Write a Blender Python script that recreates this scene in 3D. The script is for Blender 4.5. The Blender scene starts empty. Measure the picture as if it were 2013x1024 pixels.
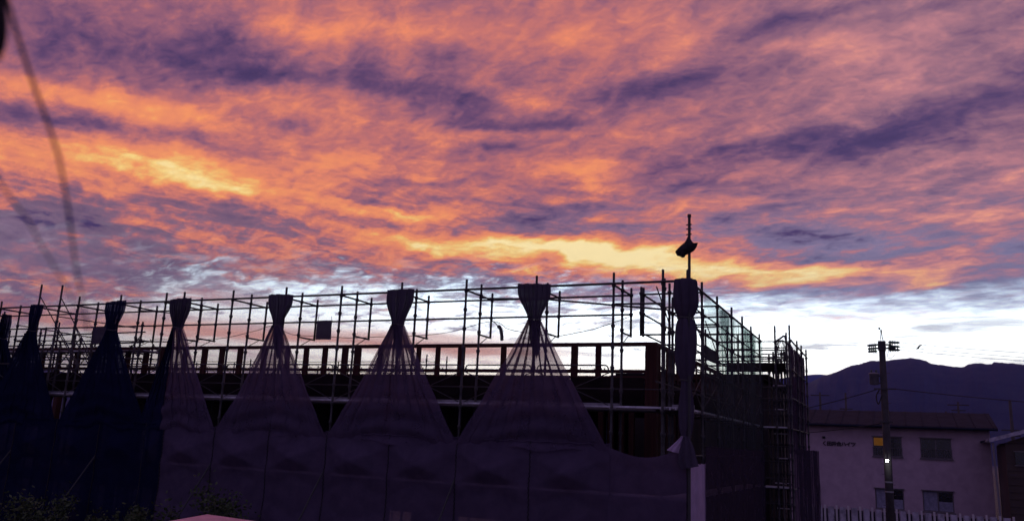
import bpy, bmesh, math, random
from mathutils import Vector, Matrix

scene = bpy.context.scene
COL = scene.collection
random.seed(11)

# ------------------------------------------------------------------ camera
CAM_POS = Vector((0.0, 0.0, 4.7))              # first-floor window of the house opposite
cam_data = bpy.data.cameras.new("camera")
cam = bpy.data.objects.new("camera", cam_data)
COL.objects.link(cam)
cam_right = Vector((0.908381, 0.415871, 0.043527))
cam_down = Vector((-0.049972, 0.211322, -0.976138))
cam_fwd = Vector((-0.415146, 0.884531, 0.212743))
rot = Matrix((cam_right, -cam_down, -cam_fwd)).transposed()
cam.matrix_world = Matrix.Translation(CAM_POS) @ rot.to_4x4()
cam_data.sensor_width = 36.0
cam_data.lens = 36.0 * 1630.0 / 2013.0
cam_data.clip_start = 0.05
cam_data.clip_end = 20000.0
cam_data.dof.use_dof = True                    # phone lens: only the cord at the window goes soft
cam_data.dof.focus_distance = 24.0
cam_data.dof.aperture_fstop = 6.5
scene.camera = cam

scene.render.engine = 'CYCLES'
scene.view_settings.view_transform = 'Standard'
scene.view_settings.look = 'None'
scene.view_settings.exposure = 0.0
scene.view_settings.gamma = 1.0
scene.cycles.transparent_max_bounces = 24
scene.cycles.max_bounces = 6

# ------------------------------------------------------------------ world: dusk sky with a lit cloud deck
# patches of the cloud deck that catch (+) or miss (-) the low sun:
# azimuth, elevation, half length, half height, slope (degrees), weight
CLOUD_PATCHES = [
    (-55.63, 19.75, 4.76, 0.79, 0.5, 0.46), (-50.83, 19.54, 5.17, 0.82, 1.0, 0.46), (-54.72, 15.7, 5.62, 1.29, 7.9, 0.66), (-49.7, 15.89, 4.88, 1.15, 1.1, 0.58),
    (-45.27, 16.02, 4.21, 0.99, -2.0, 0.56), (-43.21, 15.43, 2.65, 0.47, 2.3, 0.4), (-41.02, 26.44, 3.54, 0.64, 1.6, 0.45), (-31.83, 26.99, 4.52, 0.78, 2.3, 0.36),
    (-18.54, 28.21, 4.88, 0.92, 8.0, 0.32), (-15.14, 26.52, 2.12, 0.82, 25.6, 0.34), (-4.5, 26.17, 2.68, 0.57, -0.6, 0.42), (-1.89, 25.12, 1.9, 0.51, 12.5, 0.3),
    (-23.67, 23.35, 3.38, 0.47, -5.4, 0.36), (-28.39, 20.74, 3.71, 0.62, 3.4, 0.42), (-20.15, 18.28, 3.66, 0.62, -3.8, 0.62), (-34.17, 14.88, 4.61, 0.42, -0.1, 0.75),
    (-36.91, 17.8, 3.18, 0.82, 5.9, 0.36), (-41.87, 21.57, 4.11, 0.8, -5.1, 0.25), (-21.45, 13.12, 8.63, 0.7, -0.3, 1.6), (-26.83, 12.45, 4.67, 0.35, -6.9, 0.45),
    (-11.25, 11.99, 11.2, 0.82, -3.3, 1.1), (-3.43, 11.51, 5.3, 0.43, -1.8, 0.48), (2.79, 10.88, 2.0, 0.49, 13.7, 0.5), (3.86, 12.22, 1.72, 0.3, 28.9, 0.4),
    (4.43, 14.49, 4.75, 0.68, -10.5, 0.26), (-24.25, 11.3, 1.79, 0.18, 0.4, 0.75), (5.38, 8.55, 4.51, 0.36, -5.5, 0.45), (-57.26, 12.5, 1.58, 0.42, 10.5, 0.36),
    (-48.39, 10.61, 3.34, 0.23, 1.8, 0.4), (-44.87, 9.93, 5.4, 0.17, -2.2, 0.48), (-56.3, 8.02, 2.35, 0.12, 4.3, 0.45), (-39.49, 12.04, 4.74, 0.31, -0.5, 0.4),
    (-31.89, 13.03, 4.27, 0.49, -1.9, 0.35), (-0.26, 25.59, 3.74, 0.94, 6.8, 0.2), (-11.84, 27.66, 2.12, 0.99, 14.6, 0.22), (-1.13, 21.17, 1.91, 0.31, -13.9, 0.35),
    (-39.2, 22.94, 3.54, 0.53, -1.8, 0.15), (-53.81, 23.1, 8.23, 1.94, 1.6, -0.42), (-46.83, 25.58, 4.24, 1.91, -7.8, -0.36), (-42.07, 23.35, 4.84, 0.65, 1.2, -0.5),
    (-33.77, 23.29, 6.23, 0.88, -5.5, -0.5), (-36.47, 24.6, 2.05, 0.85, -41.0, -0.3), (-57.29, 17.83, 2.7, 0.66, 7.7, -0.34), (-49.07, 18.1, 4.65, 0.42, -2.3, -0.3),
    (-56.51, 11.11, 3.18, 1.09, 12.9, -0.6), (-43.79, 14.62, 3.28, 0.53, 3.2, -0.34), (-39.98, 20.33, 2.31, 0.73, 7.4, -0.36), (-30.96, 25.48, 2.63, 0.99, 4.5, -0.32),
    (-24.72, 21.78, 6.35, 0.44, 2.2, -0.42), (-26.49, 19.92, 2.3, 0.62, 2.8, -0.46), (-13.67, 24.5, 6.48, 0.94, 8.9, -0.62), (-5.81, 27.49, 6.42, 0.57, 6.9, -0.62),
    (1.09, 27.03, 4.95, 0.37, 2.6, -0.3), (3.7, 20.59, 6.64, 1.42, 5.0, -0.62), (-2.78, 19.88, 5.11, 0.71, 0.1, -0.44), (6.77, 23.27, 2.24, 1.17, -10.1, -0.34),
    (-9.44, 20.33, 5.51, 0.54, 4.9, -0.36), (-13.66, 19.13, 2.49, 0.48, -1.2, -0.3), (-20.81, 15.83, 5.79, 0.45, 9.0, -0.42), (-31.1, 17.27, 3.99, 0.31, 4.1, -0.26),
    (-7.79, 17.19, 7.06, 0.8, -2.5, -0.22), (-42.95, 13.04, 6.57, 0.87, 1.5, -0.18), (-1.49, 13.64, 10.72, 1.94, -3.0, -0.32), (-0.16, 9.89, 7.37, 0.64, -3.9, -0.3),
    (-25.96, 24.11, 4.46, 0.69, 20.6, -0.2), (-53.23, 9.43, 6.99, 0.62, 2.2, -0.2),
]

class Nodes:
    def __init__(self, tree):
        self.t = tree
    def new(self, kind, **kw):
        n = self.t.nodes.new(kind)
        for k, v in kw.items():
            setattr(n, k, v)
        return n
    def put(self, sock, v):
        if isinstance(v, bpy.types.NodeSocket):
            self.t.links.new(v, sock)
        elif v is not None:
            sock.default_value = v
    def m(self, op, a, b=None, c=None, clamp=False):
        n = self.new('ShaderNodeMath', operation=op, use_clamp=clamp)
        for s, v in zip(n.inputs, (a, b, c)):
            self.put(s, v)
        return n.outputs[0]
    def v(self, op, a, b=None, out=0):
        n = self.new('ShaderNodeVectorMath', operation=op)
        self.put(n.inputs[0], a)
        if b is not None:
            self.put(n.inputs[1], b)
        return n.outputs[out]
    def xyz(self, x, y, z=0.0):
        n = self.new('ShaderNodeCombineXYZ')
        for s, q in zip(n.inputs, (x, y, z)):
            self.put(s, q)
        return n.outputs[0]
    def noise(self, vec, scale, detail=4.0, rough=0.5, dist=0.0, color=False):
        n = self.new('ShaderNodeTexNoise', noise_dimensions='3D')
        self.put(n.inputs['Vector'], vec)
        n.inputs['Scale'].default_value = scale
        n.inputs['Detail'].default_value = detail
        n.inputs['Roughness'].default_value = rough
        n.inputs['Distortion'].default_value = dist
        return n.outputs[1 if color else 0]
    def smooth(self, x, lo, hi, a=0.0, b=1.0):
        n = self.new('ShaderNodeMapRange', interpolation_type='SMOOTHSTEP')
        for s, q in zip(n.inputs, (x, lo, hi, a, b)):
            self.put(s, q)
        return n.outputs[0]
    def ramp(self, x, stops, interp='LINEAR'):
        n = self.new('ShaderNodeValToRGB')
        cr = n.color_ramp
        cr.interpolation = interp
        while len(cr.elements) < len(stops):
            cr.elements.new(0.5)
        for e, (p, c) in zip(cr.elements, stops):
            e.position = p
            e.color = (*c, 1.0)
        self.put(n.inputs[0], x)
        return n.outputs[0]
    def mix(self, f, a, b, blend='MIX'):
        n = self.new('ShaderNodeMix', data_type='RGBA', blend_type=blend, clamp_factor=True)
        self.put(n.inputs[0], f)
        for i, q in ((6, a), (7, b)):
            if isinstance(q, tuple):
                q = (*q, 1.0)
            self.put(n.inputs[i], q)
        return n.outputs[2]
    def mapping(self, vec, loc=(0, 0, 0), rotz=0.0, scale=(1, 1, 1), kind='TEXTURE'):
        n = self.new('ShaderNodeMapping', vector_type=kind)
        self.put(n.inputs[0], vec)
        n.inputs['Location'].default_value = loc
        n.inputs['Rotation'].default_value = (0, 0, math.radians(rotz))
        n.inputs['Scale'].default_value = scale
        return n.outputs[0]

world = bpy.data.worlds.new("World")
scene.world = world
world.use_nodes = True
wt = world.node_tree
wt.nodes.clear()
W = Nodes(wt)
tc = W.new('ShaderNodeTexCoord')
sep = W.new('ShaderNodeSeparateXYZ')
wt.links.new(tc.outputs['Generated'], sep.inputs[0])
dx, dy, dz = sep.outputs
az = W.m('MULTIPLY', W.m('ARCTAN2', dx, dy), 57.29578)
el = W.m('MULTIPLY', W.m('ARCSINE', dz), 57.29578)
zz = W.m('ADD', W.m('MAXIMUM', dz, 0.0), 0.07)
P = W.xyz(W.m('DIVIDE', dx, zz), W.m('DIVIDE', dy, zz), 0.3)        # cloud-deck plane
zt = W.m('ADD', W.m('MAXIMUM', dz, 0.0), 0.30)
Pt = W.xyz(W.m('DIVIDE', dx, zt), W.m('DIVIDE', dy, zt), 0.8)      # the same for puffs with some thickness
Q = W.xyz(az, el, 0.0)
# wind-blown wisps: noise on the deck, drawn out along the wind
Pw = W.mapping(P, rotz=-38.0, scale=(1.6, 0.75, 1.0))
n_big = W.noise(Pw, 0.9, 4.0, 0.55, 0.6)
n_mid = W.noise(Pw, 2.6, 5.0, 0.60, 0.35)
n_fine = W.noise(W.mapping(Pt, rotz=-20.0, scale=(1.5, 0.9, 1.0)), 17.0, 5.0, 0.62, 0.5)
warp = W.v('SUBTRACT', W.noise(Pw, 2.2, 5.0, 0.6, 0.3, color=True), (0.5, 0.5, 0.5))
Qw = W.v('ADD', Q, W.v('MULTIPLY', warp, (9.0, 3.6, 0.0)))
lit = W.m('MULTIPLY_ADD', W.m('SUBTRACT', n_big, 0.5), 0.40, 0.47)
lit = W.m('MULTIPLY_ADD', W.m('SUBTRACT', n_mid, 0.5), 0.70, lit)
lit = W.m('MULTIPLY_ADD', W.m('SUBTRACT', n_fine, 0.5), 0.72, lit)
n_micro = W.noise(W.mapping(Pt, rotz=14.0, scale=(1.3, 0.9, 1.0)), 42.0, 4.0, 0.60, 0.6)
lit = W.m('MULTIPLY_ADD', W.m('SUBTRACT', n_micro, 0.5), 0.46, lit)
# long combed wisps low over the horizon
Sw = W.v('ADD', W.xyz(W.m('MULTIPLY', az, 0.16), W.m('MULTIPLY_ADD', az, W.smooth(az, -45.0, 0.0, 0.07, -0.03), W.m('MULTIPLY', el, 1.15)), 0.7), W.v('MULTIPLY', warp, (1.2, 1.6, 0.0)))
n_wisp = W.noise(Sw, 1.0, 7.0, 0.66, 0.3)
lowz = W.smooth(el, 22.0, 13.0)
lit = W.m('MULTIPLY_ADD', W.m('MULTIPLY', W.m('SUBTRACT', n_wisp, 0.5), lowz), 1.45, lit)
for a0, e0, sx, sy, an, wgt in CLOUD_PATCHES:
    q = W.mapping(Qw, (a0, e0, 0.0), an, (sx, sy, 1.0))
    d2 = W.v('DOT_PRODUCT', q, q, out=1)
    lit = W.m('MULTIPLY_ADD', W.m('POWER', 0.42, d2), wgt * 0.62, lit)
# away from the sunset the deck is unlit
sun_az = -14.0
caz = W.m('COSINE', W.m('MULTIPLY', W.m('SUBTRACT', az, sun_az), 0.0174533))
west = W.smooth(caz, -0.35, 0.75)                         # 1 towards the sunset, 0 behind the camera
lit = W.m('MULTIPLY', lit, W.m('MULTIPLY_ADD', west, 0.75, 0.25))
high = W.smooth(el, 17.0, 30.0)                           # higher up the light has nearly left the deck
lit = W.m('MULTIPLY', lit, W.m('MULTIPLY_ADD', high, -0.16, 1.0))
# colours of the lit deck
litr = W.m('DIVIDE', W.m('ADD', lit, 0.25), 1.70)
warm = W.ramp(litr, [(0.0, (0.052, 0.032, 0.092)), (0.147, (0.085, 0.048, 0.125)), (0.25, (0.18, 0.082, 0.16)), (0.346, (0.35, 0.132, 0.18)), (0.457, (0.63, 0.195, 0.160)), (0.568, (0.93, 0.285, 0.138)), (0.671, (1.05, 0.355, 0.125)), (0.766, (1.08, 0.54, 0.15)), (0.862, (1.12, 0.76, 0.24)), (1.0, (1.22, 0.98, 0.48))])
pink = W.ramp(litr, [(0.0, (0.06, 0.04, 0.108)), (0.147, (0.09, 0.055, 0.14)), (0.25, (0.175, 0.092, 0.175)), (0.369, (0.34, 0.165, 0.22)), (0.489, (0.57, 0.24, 0.26)), (0.608, (0.88, 0.35, 0.265)), (0.703, (1.05, 0.46, 0.23)), (0.814, (1.12, 0.72, 0.27)), (1.0, (1.22, 0.98, 0.48))])
cloud = W.mix(W.smooth(az, -22.0, 4.0), warm, pink)
# lower down the unlit cloud is pale lavender, scattering the bright gap under it
low = W.smooth(el, 19.0, 9.5)
veil = W.mix(W.smooth(az, -40.0, -6.0), (0.25, 0.165, 0.225), (0.27, 0.265, 0.425))
veil = W.v('SCALE', veil)
W.put(veil.node.inputs['Scale'], W.m('ADD', W.m('MULTIPLY', n_wisp, 1.1), W.m('MULTIPLY_ADD', n_fine, 0.6, 0.15)))
cloud = W.mix(W.m('MULTIPLY', W.m('MULTIPLY', low, W.smooth(lit, -0.05, 0.22)), W.smooth(lit, 0.62, 0.30)), cloud, veil)
cloud = W.mix(W.m('MULTIPLY', W.smooth(el, 12.4, 9.6), W.smooth(lit, 1.0, 0.55, 0.15, 0.72)), cloud, veil)
# clear gap between the deck and the hills
glow = W.m('POWER', 2.7183, W.m('MULTIPLY', W.m('POWER', W.m('DIVIDE', W.m('SUBTRACT', az, -10.0), 37.0), 2.0), -1.0))
clear = W.ramp(W.m('DIVIDE', el, 30.0), [(0.0, (0.75, 0.50, 0.36)), (0.13, (0.95, 0.82, 0.62)), (0.18, (1.0, 0.99, 0.92)), (0.25, (0.97, 1.04, 1.06)), (0.36, (0.70, 0.88, 1.02)), (0.7, (0.28, 0.40, 0.70))])
clear = W.v('SCALE', clear)
clear.node.inputs['Scale'].default_value = 1.0
W.put(clear.node.inputs['Scale'], W.m('MULTIPLY_ADD', glow, 2.5, 0.30))
# streaks lying in the gap
S = W.xyz(W.m('MULTIPLY', az, 0.10), W.m('MULTIPLY', el, 1.0), 0.0)
n_str = W.noise(S, 1.0, 6.0, 0.6, 0.5)
left = W.smooth(az, -16.0, -42.0)
streak = W.smooth(W.m('MULTIPLY_ADD', left, 0.06, n_str), 0.52, 0.68)
band = W.m('POWER', 2.7183, W.m('MULTIPLY', W.m('POWER', W.m('DIVIDE', W.m('SUBTRACT', W.m('MULTIPLY_ADD', W.m('SUBTRACT', n_str, 0.5), 2.5, el), 6.1), 0.8), 2.0), -1.0))
streak_c = W.mix(left, (0.50, 0.48, 0.54), (0.60, 0.36, 0.36))
clear = W.mix(W.m('MULTIPLY', streak, 0.75), clear, streak_c)
clear = W.mix(W.m('MULTIPLY', W.m('MULTIPLY', band, W.smooth(az, -17.0, -27.0)), 0.9), clear, (0.86, 0.36, 0.22))
# ragged lower edge of the deck, mottled on the sunset side
n_cell = W.noise(W.mapping(Pt, rotz=10.0, scale=(1.5, 0.8, 1.0)), 21.0, 5.0, 0.62, 0.5)
calm = W.smooth(az, -6.0, -16.0)
mott = W.m('MULTIPLY', W.m('MULTIPLY', W.smooth(n_cell, 0.50, 0.68), W.smooth(el, 6.4, 7.6)), W.m('MULTIPLY_ADD', calm, 0.75, 0.05))
clear = W.mix(mott, clear, (0.46, 0.41, 0.50))
edge = W.m('MULTIPLY_ADD', W.m('SUBTRACT', n_mid, 0.5), W.m('MULTIPLY_ADD', calm, 3.0, 2.6), el)
edge = W.m('MULTIPLY_ADD', W.m('SUBTRACT', n_cell, 0.5), W.m('MULTIPLY_ADD', calm, 5.0, 2.0), edge)
edge = W.m('MULTIPLY_ADD', W.smooth(az, -40.0, -57.0), 3.6, edge)
edge = W.m('MULTIPLY_ADD', W.m('MULTIPLY', calm, W.smooth(az, -50.0, -38.0)), 0.15, edge)
edge = W.m('MULTIPLY_ADD', W.m('SUBTRACT', 1.0, calm), 0.45, edge)
edge = W.m('MULTIPLY_ADD', W.m('SUBTRACT', n_wisp, 0.5), 2.5, edge)
cover = W.smooth(edge, 8.2, 11.2)
veil_gap = W.m('MULTIPLY', W.m('MULTIPLY', W.smooth(n_cell, 0.50, 0.78), W.smooth(el, 13.5, 10.0)), calm)
cover = W.m('MULTIPLY', cover, W.m('SUBTRACT', 1.0, W.m('MULTIPLY', veil_gap, 0.55)))
sky = W.mix(cover, clear, cloud)
# unseen east: dimmed, then a violet fill mixed in to light nets and house
dim = W.m('MULTIPLY_ADD', west, 0.52, 0.48)
sky = W.v('SCALE', sky)
W.put(sky.node.inputs['Scale'], dim)
sky = W.mix(W.m('MULTIPLY', W.m('SUBTRACT', 1.0, west), 0.6), sky, (0.245, 0.205, 0.425))
world.cycles.sampling_method = 'MANUAL'
world.cycles.sample_map_resolution = 256
bg = W.new('ShaderNodeBackground')
wt.links.new(sky, bg.inputs['Color'])
bg.inputs['Strength'].default_value = 1.06
wo = W.new('ShaderNodeOutputWorld')
wt.links.new(bg.outputs[0], wo.inputs['Surface'])

# the sun itself has gone behind cloud and hills: a faint, broad, warm remnant
sun_data = bpy.data.lights.new("sun", 'SUN')
sun_data.energy = 0.12
sun_data.angle = math.radians(12.0)
sun_data.color = (1.0, 0.62, 0.38)
sun = bpy.data.objects.new("sun", sun_data)
COL.objects.link(sun)
sun_dir = Vector((math.sin(math.radians(sun_az)) * math.cos(math.radians(7)), math.cos(math.radians(sun_az)) * math.cos(math.radians(7)), math.sin(math.radians(7))))
sun.rotation_euler = (-sun_dir).to_track_quat('-Z', 'Y').to_euler()

# ------------------------------------------------------------------ helpers
WM = {}

def mat_new(name, base, rough=0.7, metal=0.0, vary=0.25, scale=6.0, bump=0.15, spec=0.3):
    m = bpy.data.materials.new(name)
    m.use_nodes = True
    t = m.node_tree
    n = Nodes(t)
    b = t.nodes['Principled BSDF']
    co = n.new('ShaderNodeTexCoord').outputs['Object']
    f = n.noise(co, scale, 5.0, 0.6, 0.3)
    lo = tuple(c * (1.0 - vary) for c in base)
    hi = tuple(min(1.0, c * (1.0 + vary)) for c in base)
    t.links.new(n.mix(n.smooth(f, 0.3, 0.7), lo, hi), b.inputs['Base Color'])
    b.inputs['Roughness'].default_value = rough
    b.inputs['Metallic'].default_value = metal
    b.inputs['Specular IOR Level'].default_value = spec
    if bump:
        bp = n.new('ShaderNodeBump')
        bp.inputs['Strength'].default_value = bump
        bp.inputs['Distance'].default_value = 0.01
        t.links.new(n.noise(co, scale * 6, 4.0, 0.6), bp.inputs['Height'])
        t.links.new(bp.outputs[0], b.inputs['Normal'])
    return m

def mat_net(name, cloth, through, cover, vary=0.10, wave=3.0, glow=0.35):
    """woven safety net: part of the light goes straight through between the threads"""
    m = bpy.data.materials.new(name)
    m.use_nodes = True
    t = m.node_tree
    t.nodes.clear()
    n = Nodes(t)
    co = n.new('ShaderNodeTexCoord').outputs['Object']
    f = n.noise(co, wave, 5.0, 0.6, 0.4)
    col = n.mix(f, tuple(c * 0.75 for c in cloth), tuple(c * 1.25 for c in cloth))
    d = n.new('ShaderNodeBsdfDiffuse')
    tl = n.new('ShaderNodeBsdfTranslucent')
    t.links.new(col, d.inputs[0])
    t.links.new(col, tl.inputs[0])
    mx = n.new('ShaderNodeMixShader')
    mx.inputs[0].default_value = glow
    t.links.new(d.outputs[0], mx.inputs[1])
    t.links.new(tl.outputs[0], mx.inputs[2])
    tr = n.new('ShaderNodeBsdfTransparent')
    tr.inputs[0].default_value = (*through, 1.0)
    m2 = n.new('ShaderNodeMixShader')
    t.links.new(n.m('MULTIPLY_ADD', n.m('SUBTRACT', f, 0.5), vary * 2, cover, clamp=True), m2.inputs[0])
    t.links.new(tr.outputs[0], m2.inputs[1])
    t.links.new(mx.outputs[0], m2.inputs[2])
    o = n.new('ShaderNodeOutputMaterial')
    t.links.new(m2.outputs[0], o.inputs[0])
    return m

def mat_emit(name, color, strength):
    m = bpy.data.materials.new(name)
    m.use_nodes = True
    t = m.node_tree
    t.nodes.clear()
    n = Nodes(t)
    co = n.new('ShaderNodeTexCoord').outputs['Object']
    e = n.new('ShaderNodeEmission')
    f = n.noise(co, 2.5, 3.0, 0.5)
    t.links.new(n.mix(f, tuple(c * 0.7 for c in color), tuple(min(1, c * 1.2) for c in color)), e.inputs[0])
    e.inputs[1].default_value = strength
    o = n.new('ShaderNodeOutputMaterial')
    t.links.new(e.outputs[0], o.inputs[0])
    return m

M = {
    'steel': mat_new('scaffold steel', (0.055, 0.052, 0.054), 0.65, 0.1, 0.35, 9.0),
    'plank': mat_new('galvanised plank', (0.60, 0.58, 0.62), 0.5, 0.0, 0.25, 5.0),
    'primer': mat_new('red oxide primer', (0.050, 0.014, 0.011), 0.8, 0.0, 0.35, 4.0),
    'fascia': mat_new('dark fascia', (0.018, 0.012, 0.012), 0.9, 0.0, 0.35, 2.0, 0.1, 0.05),
    'board': mat_new('sheathing board', (0.05, 0.038, 0.038), 0.85, 0.0, 0.3, 2.0),
    'slab': mat_new('deck sheet', (0.12, 0.11, 0.11), 0.8, 0.0, 0.3, 2.0),
    'net': mat_net('purple grey net', (0.150, 0.110, 0.190), (0.82, 0.72, 0.74), 0.66),
    'net_low': mat_net('closed purple net', (0.150, 0.110, 0.190), (0.80, 0.70, 0.80), 0.72),
    'net_blue': mat_net('navy net', (0.012, 0.015, 0.050), (0.4, 0.45, 0.75), 0.93),
    'net_green': mat_net('grey green net', (0.070, 0.078, 0.082), (0.90, 0.98, 0.96), 0.44, 0.12),
    'net_dark': mat_net('charcoal net', (0.070, 0.054, 0.082), (0.75, 0.68, 0.75), 0.74),
    'sheet': mat_net('pale lilac sheet', (0.60, 0.46, 0.66), (0.6, 0.5, 0.6), 0.95),
    'roll': mat_net('rolled net', (0.075, 0.060, 0.090), (0.5, 0.5, 0.5), 0.99, 0.02, 3.0, 0.04),
    'cord': mat_new('cord', (0.10, 0.09, 0.09), 0.8, 0.0, 0.2, 20.0, 0.0),
    'toe': mat_new('galvanised toe board', (0.26, 0.25, 0.28), 0.5, 0.0, 0.45, 1.5),
    'black': mat_new('black cloth', (0.030, 0.026, 0.030), 0.9, 0.0, 0.3, 6.0),
    'pinkwall': mat_new('pink render', (0.46, 0.33, 0.40), 0.9, 0.0, 0.10, 1.6, 0.4),
    'roofmetal': mat_new('grey roof', (0.020, 0.023, 0.038), 0.9, 0.0, 0.25, 2.0, 0.15, 0.1),
    'brownwall': mat_new('brown siding', (0.07, 0.048, 0.042), 0.85, 0.0, 0.25, 2.0),
    'frame': mat_new('window frame', (0.16, 0.14, 0.15), 0.5, 0.4, 0.2, 6.0, 0.0),
    'curtain': mat_new('curtain', (0.26, 0.25, 0.34), 0.9, 0.0, 0.2, 4.0),
    'glass': mat_new('dark glass', (0.012, 0.012, 0.016), 0.12, 0.0, 0.2, 2.0, 0.0, 0.5),
    'lit': mat_emit('lamp lit curtain', (0.95, 0.34, 0.07), 0.10),
    'led': mat_emit('led lamp', (0.80, 0.90, 1.0), 60.0),
    'concrete': mat_new('pole concrete', (0.065, 0.056, 0.056), 0.85, 0.0, 0.2, 3.0),
    'ceramic': mat_new('insulator', (0.05, 0.10, 0.09), 0.4, 0.0, 0.3, 8.0, 0.0),
    'trafo': mat_new('transformer paint', (0.20, 0.19, 0.21), 0.55, 0.2, 0.2, 4.0),
    'wire': mat_new('wire', (0.03, 0.03, 0.03), 0.7, 0.0, 0.2, 5.0, 0.0),
    'fencesheet': mat_new('pale steel fence', (0.40, 0.36, 0.44), 0.6, 0.2, 0.35, 3.0),
    'fencepost': mat_new('fence cap', (0.52, 0.47, 0.50), 0.6, 0.1, 0.2, 3.0),
    'fencegap': mat_new('fence rail', (0.06, 0.05, 0.07), 0.7, 0.0, 0.2, 3.0),
    'white': mat_new('white pipe', (0.20, 0.18, 0.21), 0.6, 0.0, 0.15, 3.0),
    'shedroof': mat_new('pale sheet roof', (0.62, 0.34, 0.40), 0.6, 0.0, 0.15, 3.0),
    'leaf': mat_new('leaf', (0.055, 0.075, 0.028), 0.7, 0.0, 0.5, 3.0, 0.0),
    'bark': mat_new('bark', (0.06, 0.045, 0.035), 0.9, 0.0, 0.3, 8.0),
    'ground': mat_new('dark ground', (0.060, 0.055, 0.052), 0.9, 0.0, 0.4, 0.5),
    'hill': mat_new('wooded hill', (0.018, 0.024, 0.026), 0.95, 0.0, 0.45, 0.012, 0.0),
    'hillfar': mat_new('far wooded hill', (0.035, 0.045, 0.050), 0.95, 0.0, 0.3, 0.010, 0.0),  # paler than the near hill: distance haze put into the base colour
    'letters': mat_new('sign letters', (0.020, 0.016, 0.020), 0.6, 0.0, 0.2, 5.0, 0.0),
}

def mesh_new(name, verts, faces, mat, smooth=False):
    me = bpy.data.meshes.new(name)
    me.from_pydata([tuple(v) for v in verts], [], faces)
    me.materials.append(M[mat])
    if smooth:
        me.polygons.foreach_set('use_smooth', [True] * len(me.polygons))
    me.update()
    return me

def put(name, me, mw=None, parent=None):
    o = bpy.data.objects.new(name, me)
    COL.objects.link(o)
    mw = mw if mw is not None else Matrix.Identity(4)
    if parent is not None:
        o.parent = parent
        o.matrix_basis = WM[parent.name].inverted() @ mw
    else:
        o.matrix_basis = mw
    WM[o.name] = mw.copy()
    return o

def tag(o, label=None, cat=None, group=None, kind=None):
    for k, v in (('label', label), ('category', cat), ('group', group), ('kind', kind)):
        if v:
            o[k] = v
    return o

def thing(name, label, cat, loc=(0, 0, 0), group=None):
    return tag(put(name, None, Matrix.Translation(loc)), label, cat, group)

ORD = ['first', 'second', 'third', 'fourth', 'fifth', 'sixth', 'seventh', 'eighth', 'ninth', 'tenth', 'eleventh', 'twelfth', 'thirteenth', 'fourteenth', 'fifteenth']

_cache = {}
def unit_cyl(mat, sides=8):
    k = ('cyl', mat, sides)
    if k not in _cache:
        vs, fs = [], []
        for z in (0, 1):
            for i in range(sides):
                a = 2 * math.pi * i / sides
                vs.append((math.cos(a), math.sin(a), z))
        for i in range(sides):
            j = (i + 1) % sides
            fs.append((i, j, sides + j, sides + i))
        fs.append(tuple(range(sides))[::-1])
        fs.append(tuple(range(sides, 2 * sides)))
        me = mesh_new('tube', vs, fs, mat)
        for p in me.polygons[:sides]:
            p.use_smooth = True
        _cache[k] = me
    return _cache[k]

def unit_box(mat):
    k = ('box', mat)
    if k not in _cache:
        b = 0.02
        vs, fs = [], []
        lay = [(-.5, .5 - b), (-.5 + b, .5), (.5 - b, .5), (.5, .5 - b)]
        for z, h in lay:
            for sx, sy in ((-1, -1), (1, -1), (1, 1), (-1, 1)):
                vs.append((sx * h, sy * h, z))
        for r in range(3):
            for i in range(4):
                j = (i + 1) % 4
                fs.append((r * 4 + i, r * 4 + j, r * 4 + 4 + j, r * 4 + 4 + i))
        fs += [(3, 2, 1, 0), (12, 13, 14, 15)]
        _cache[k] = mesh_new('block', vs, fs, mat)
    return _cache[k]

def rod(name, p0, p1, r, mat, parent=None, sides=8):
    p0, p1 = Vector(p0), Vector(p1)
    d = p1 - p0
    q = d.to_track_quat('Z', 'Y').to_matrix().to_4x4()
    mw = Matrix.Translation(p0) @ q @ Matrix.Diagonal((r, r, d.length, 1.0))
    return put(name, unit_cyl(mat, sides), mw, parent)

def box(name, lo, hi, mat, parent=None):
    lo, hi = Vector(lo), Vector(hi)
    c, s = (lo + hi) / 2, hi - lo
    mw = Matrix.Translation(c) @ Matrix.Diagonal((s.x, s.y, s.z, 1.0))
    return put(name, unit_box(mat), mw, parent)

def tube_mesh(name, pts, rad, mat, sides=6):
    pts = [Vector(p) for p in pts]
    n = len(pts)
    rad = [rad] * n if not isinstance(rad, (list, tuple)) else rad
    vs, fs = [], []
    up = Vector((0.12, 0.31, 0.94)).normalized()
    for i, p in enumerate(pts):
        d = (pts[min(i + 1, n - 1)] - pts[max(i - 1, 0)]).normalized()
        a = d.cross(up)
        if a.length < 1e-3:
            a = d.cross(Vector((1, 0, 0)))
        a.normalize()
        b = d.cross(a)
        for k in range(sides):
            t = 2 * math.pi * k / sides
            vs.append(p + (a * math.cos(t) + b * math.sin(t)) * rad[i])
    for i in range(n - 1):
        for k in range(sides):
            j = (k + 1) % sides
            fs.append((i * sides + k, i * sides + j, (i + 1) * sides + j, (i + 1) * sides + k))
    fs.append(tuple(range(sides))[::-1])
    fs.append(tuple(range((n - 1) * sides, n * sides)))
    return mesh_new(name, vs, fs, mat, True)

def smoothpath(pts, per=8):
    """Catmull-Rom through the points"""
    p = [Vector(q) for q in pts]
    p = [2 * p[0] - p[1]] + p + [2 * p[-1] - p[-2]]
    out = []
    for i in range(1, len(p) - 2):
        for k in range(per):
            t = k / per
            a, b, c, d = p[i - 1], p[i], p[i + 1], p[i + 2]
            out.append(0.5 * ((2 * b) + (c - a) * t + (2 * a - 5 * b + 4 * c - d) * t * t + (3 * b - a - 3 * c + d) * t ** 3))
    out.append(p[-2])
    return out

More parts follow.
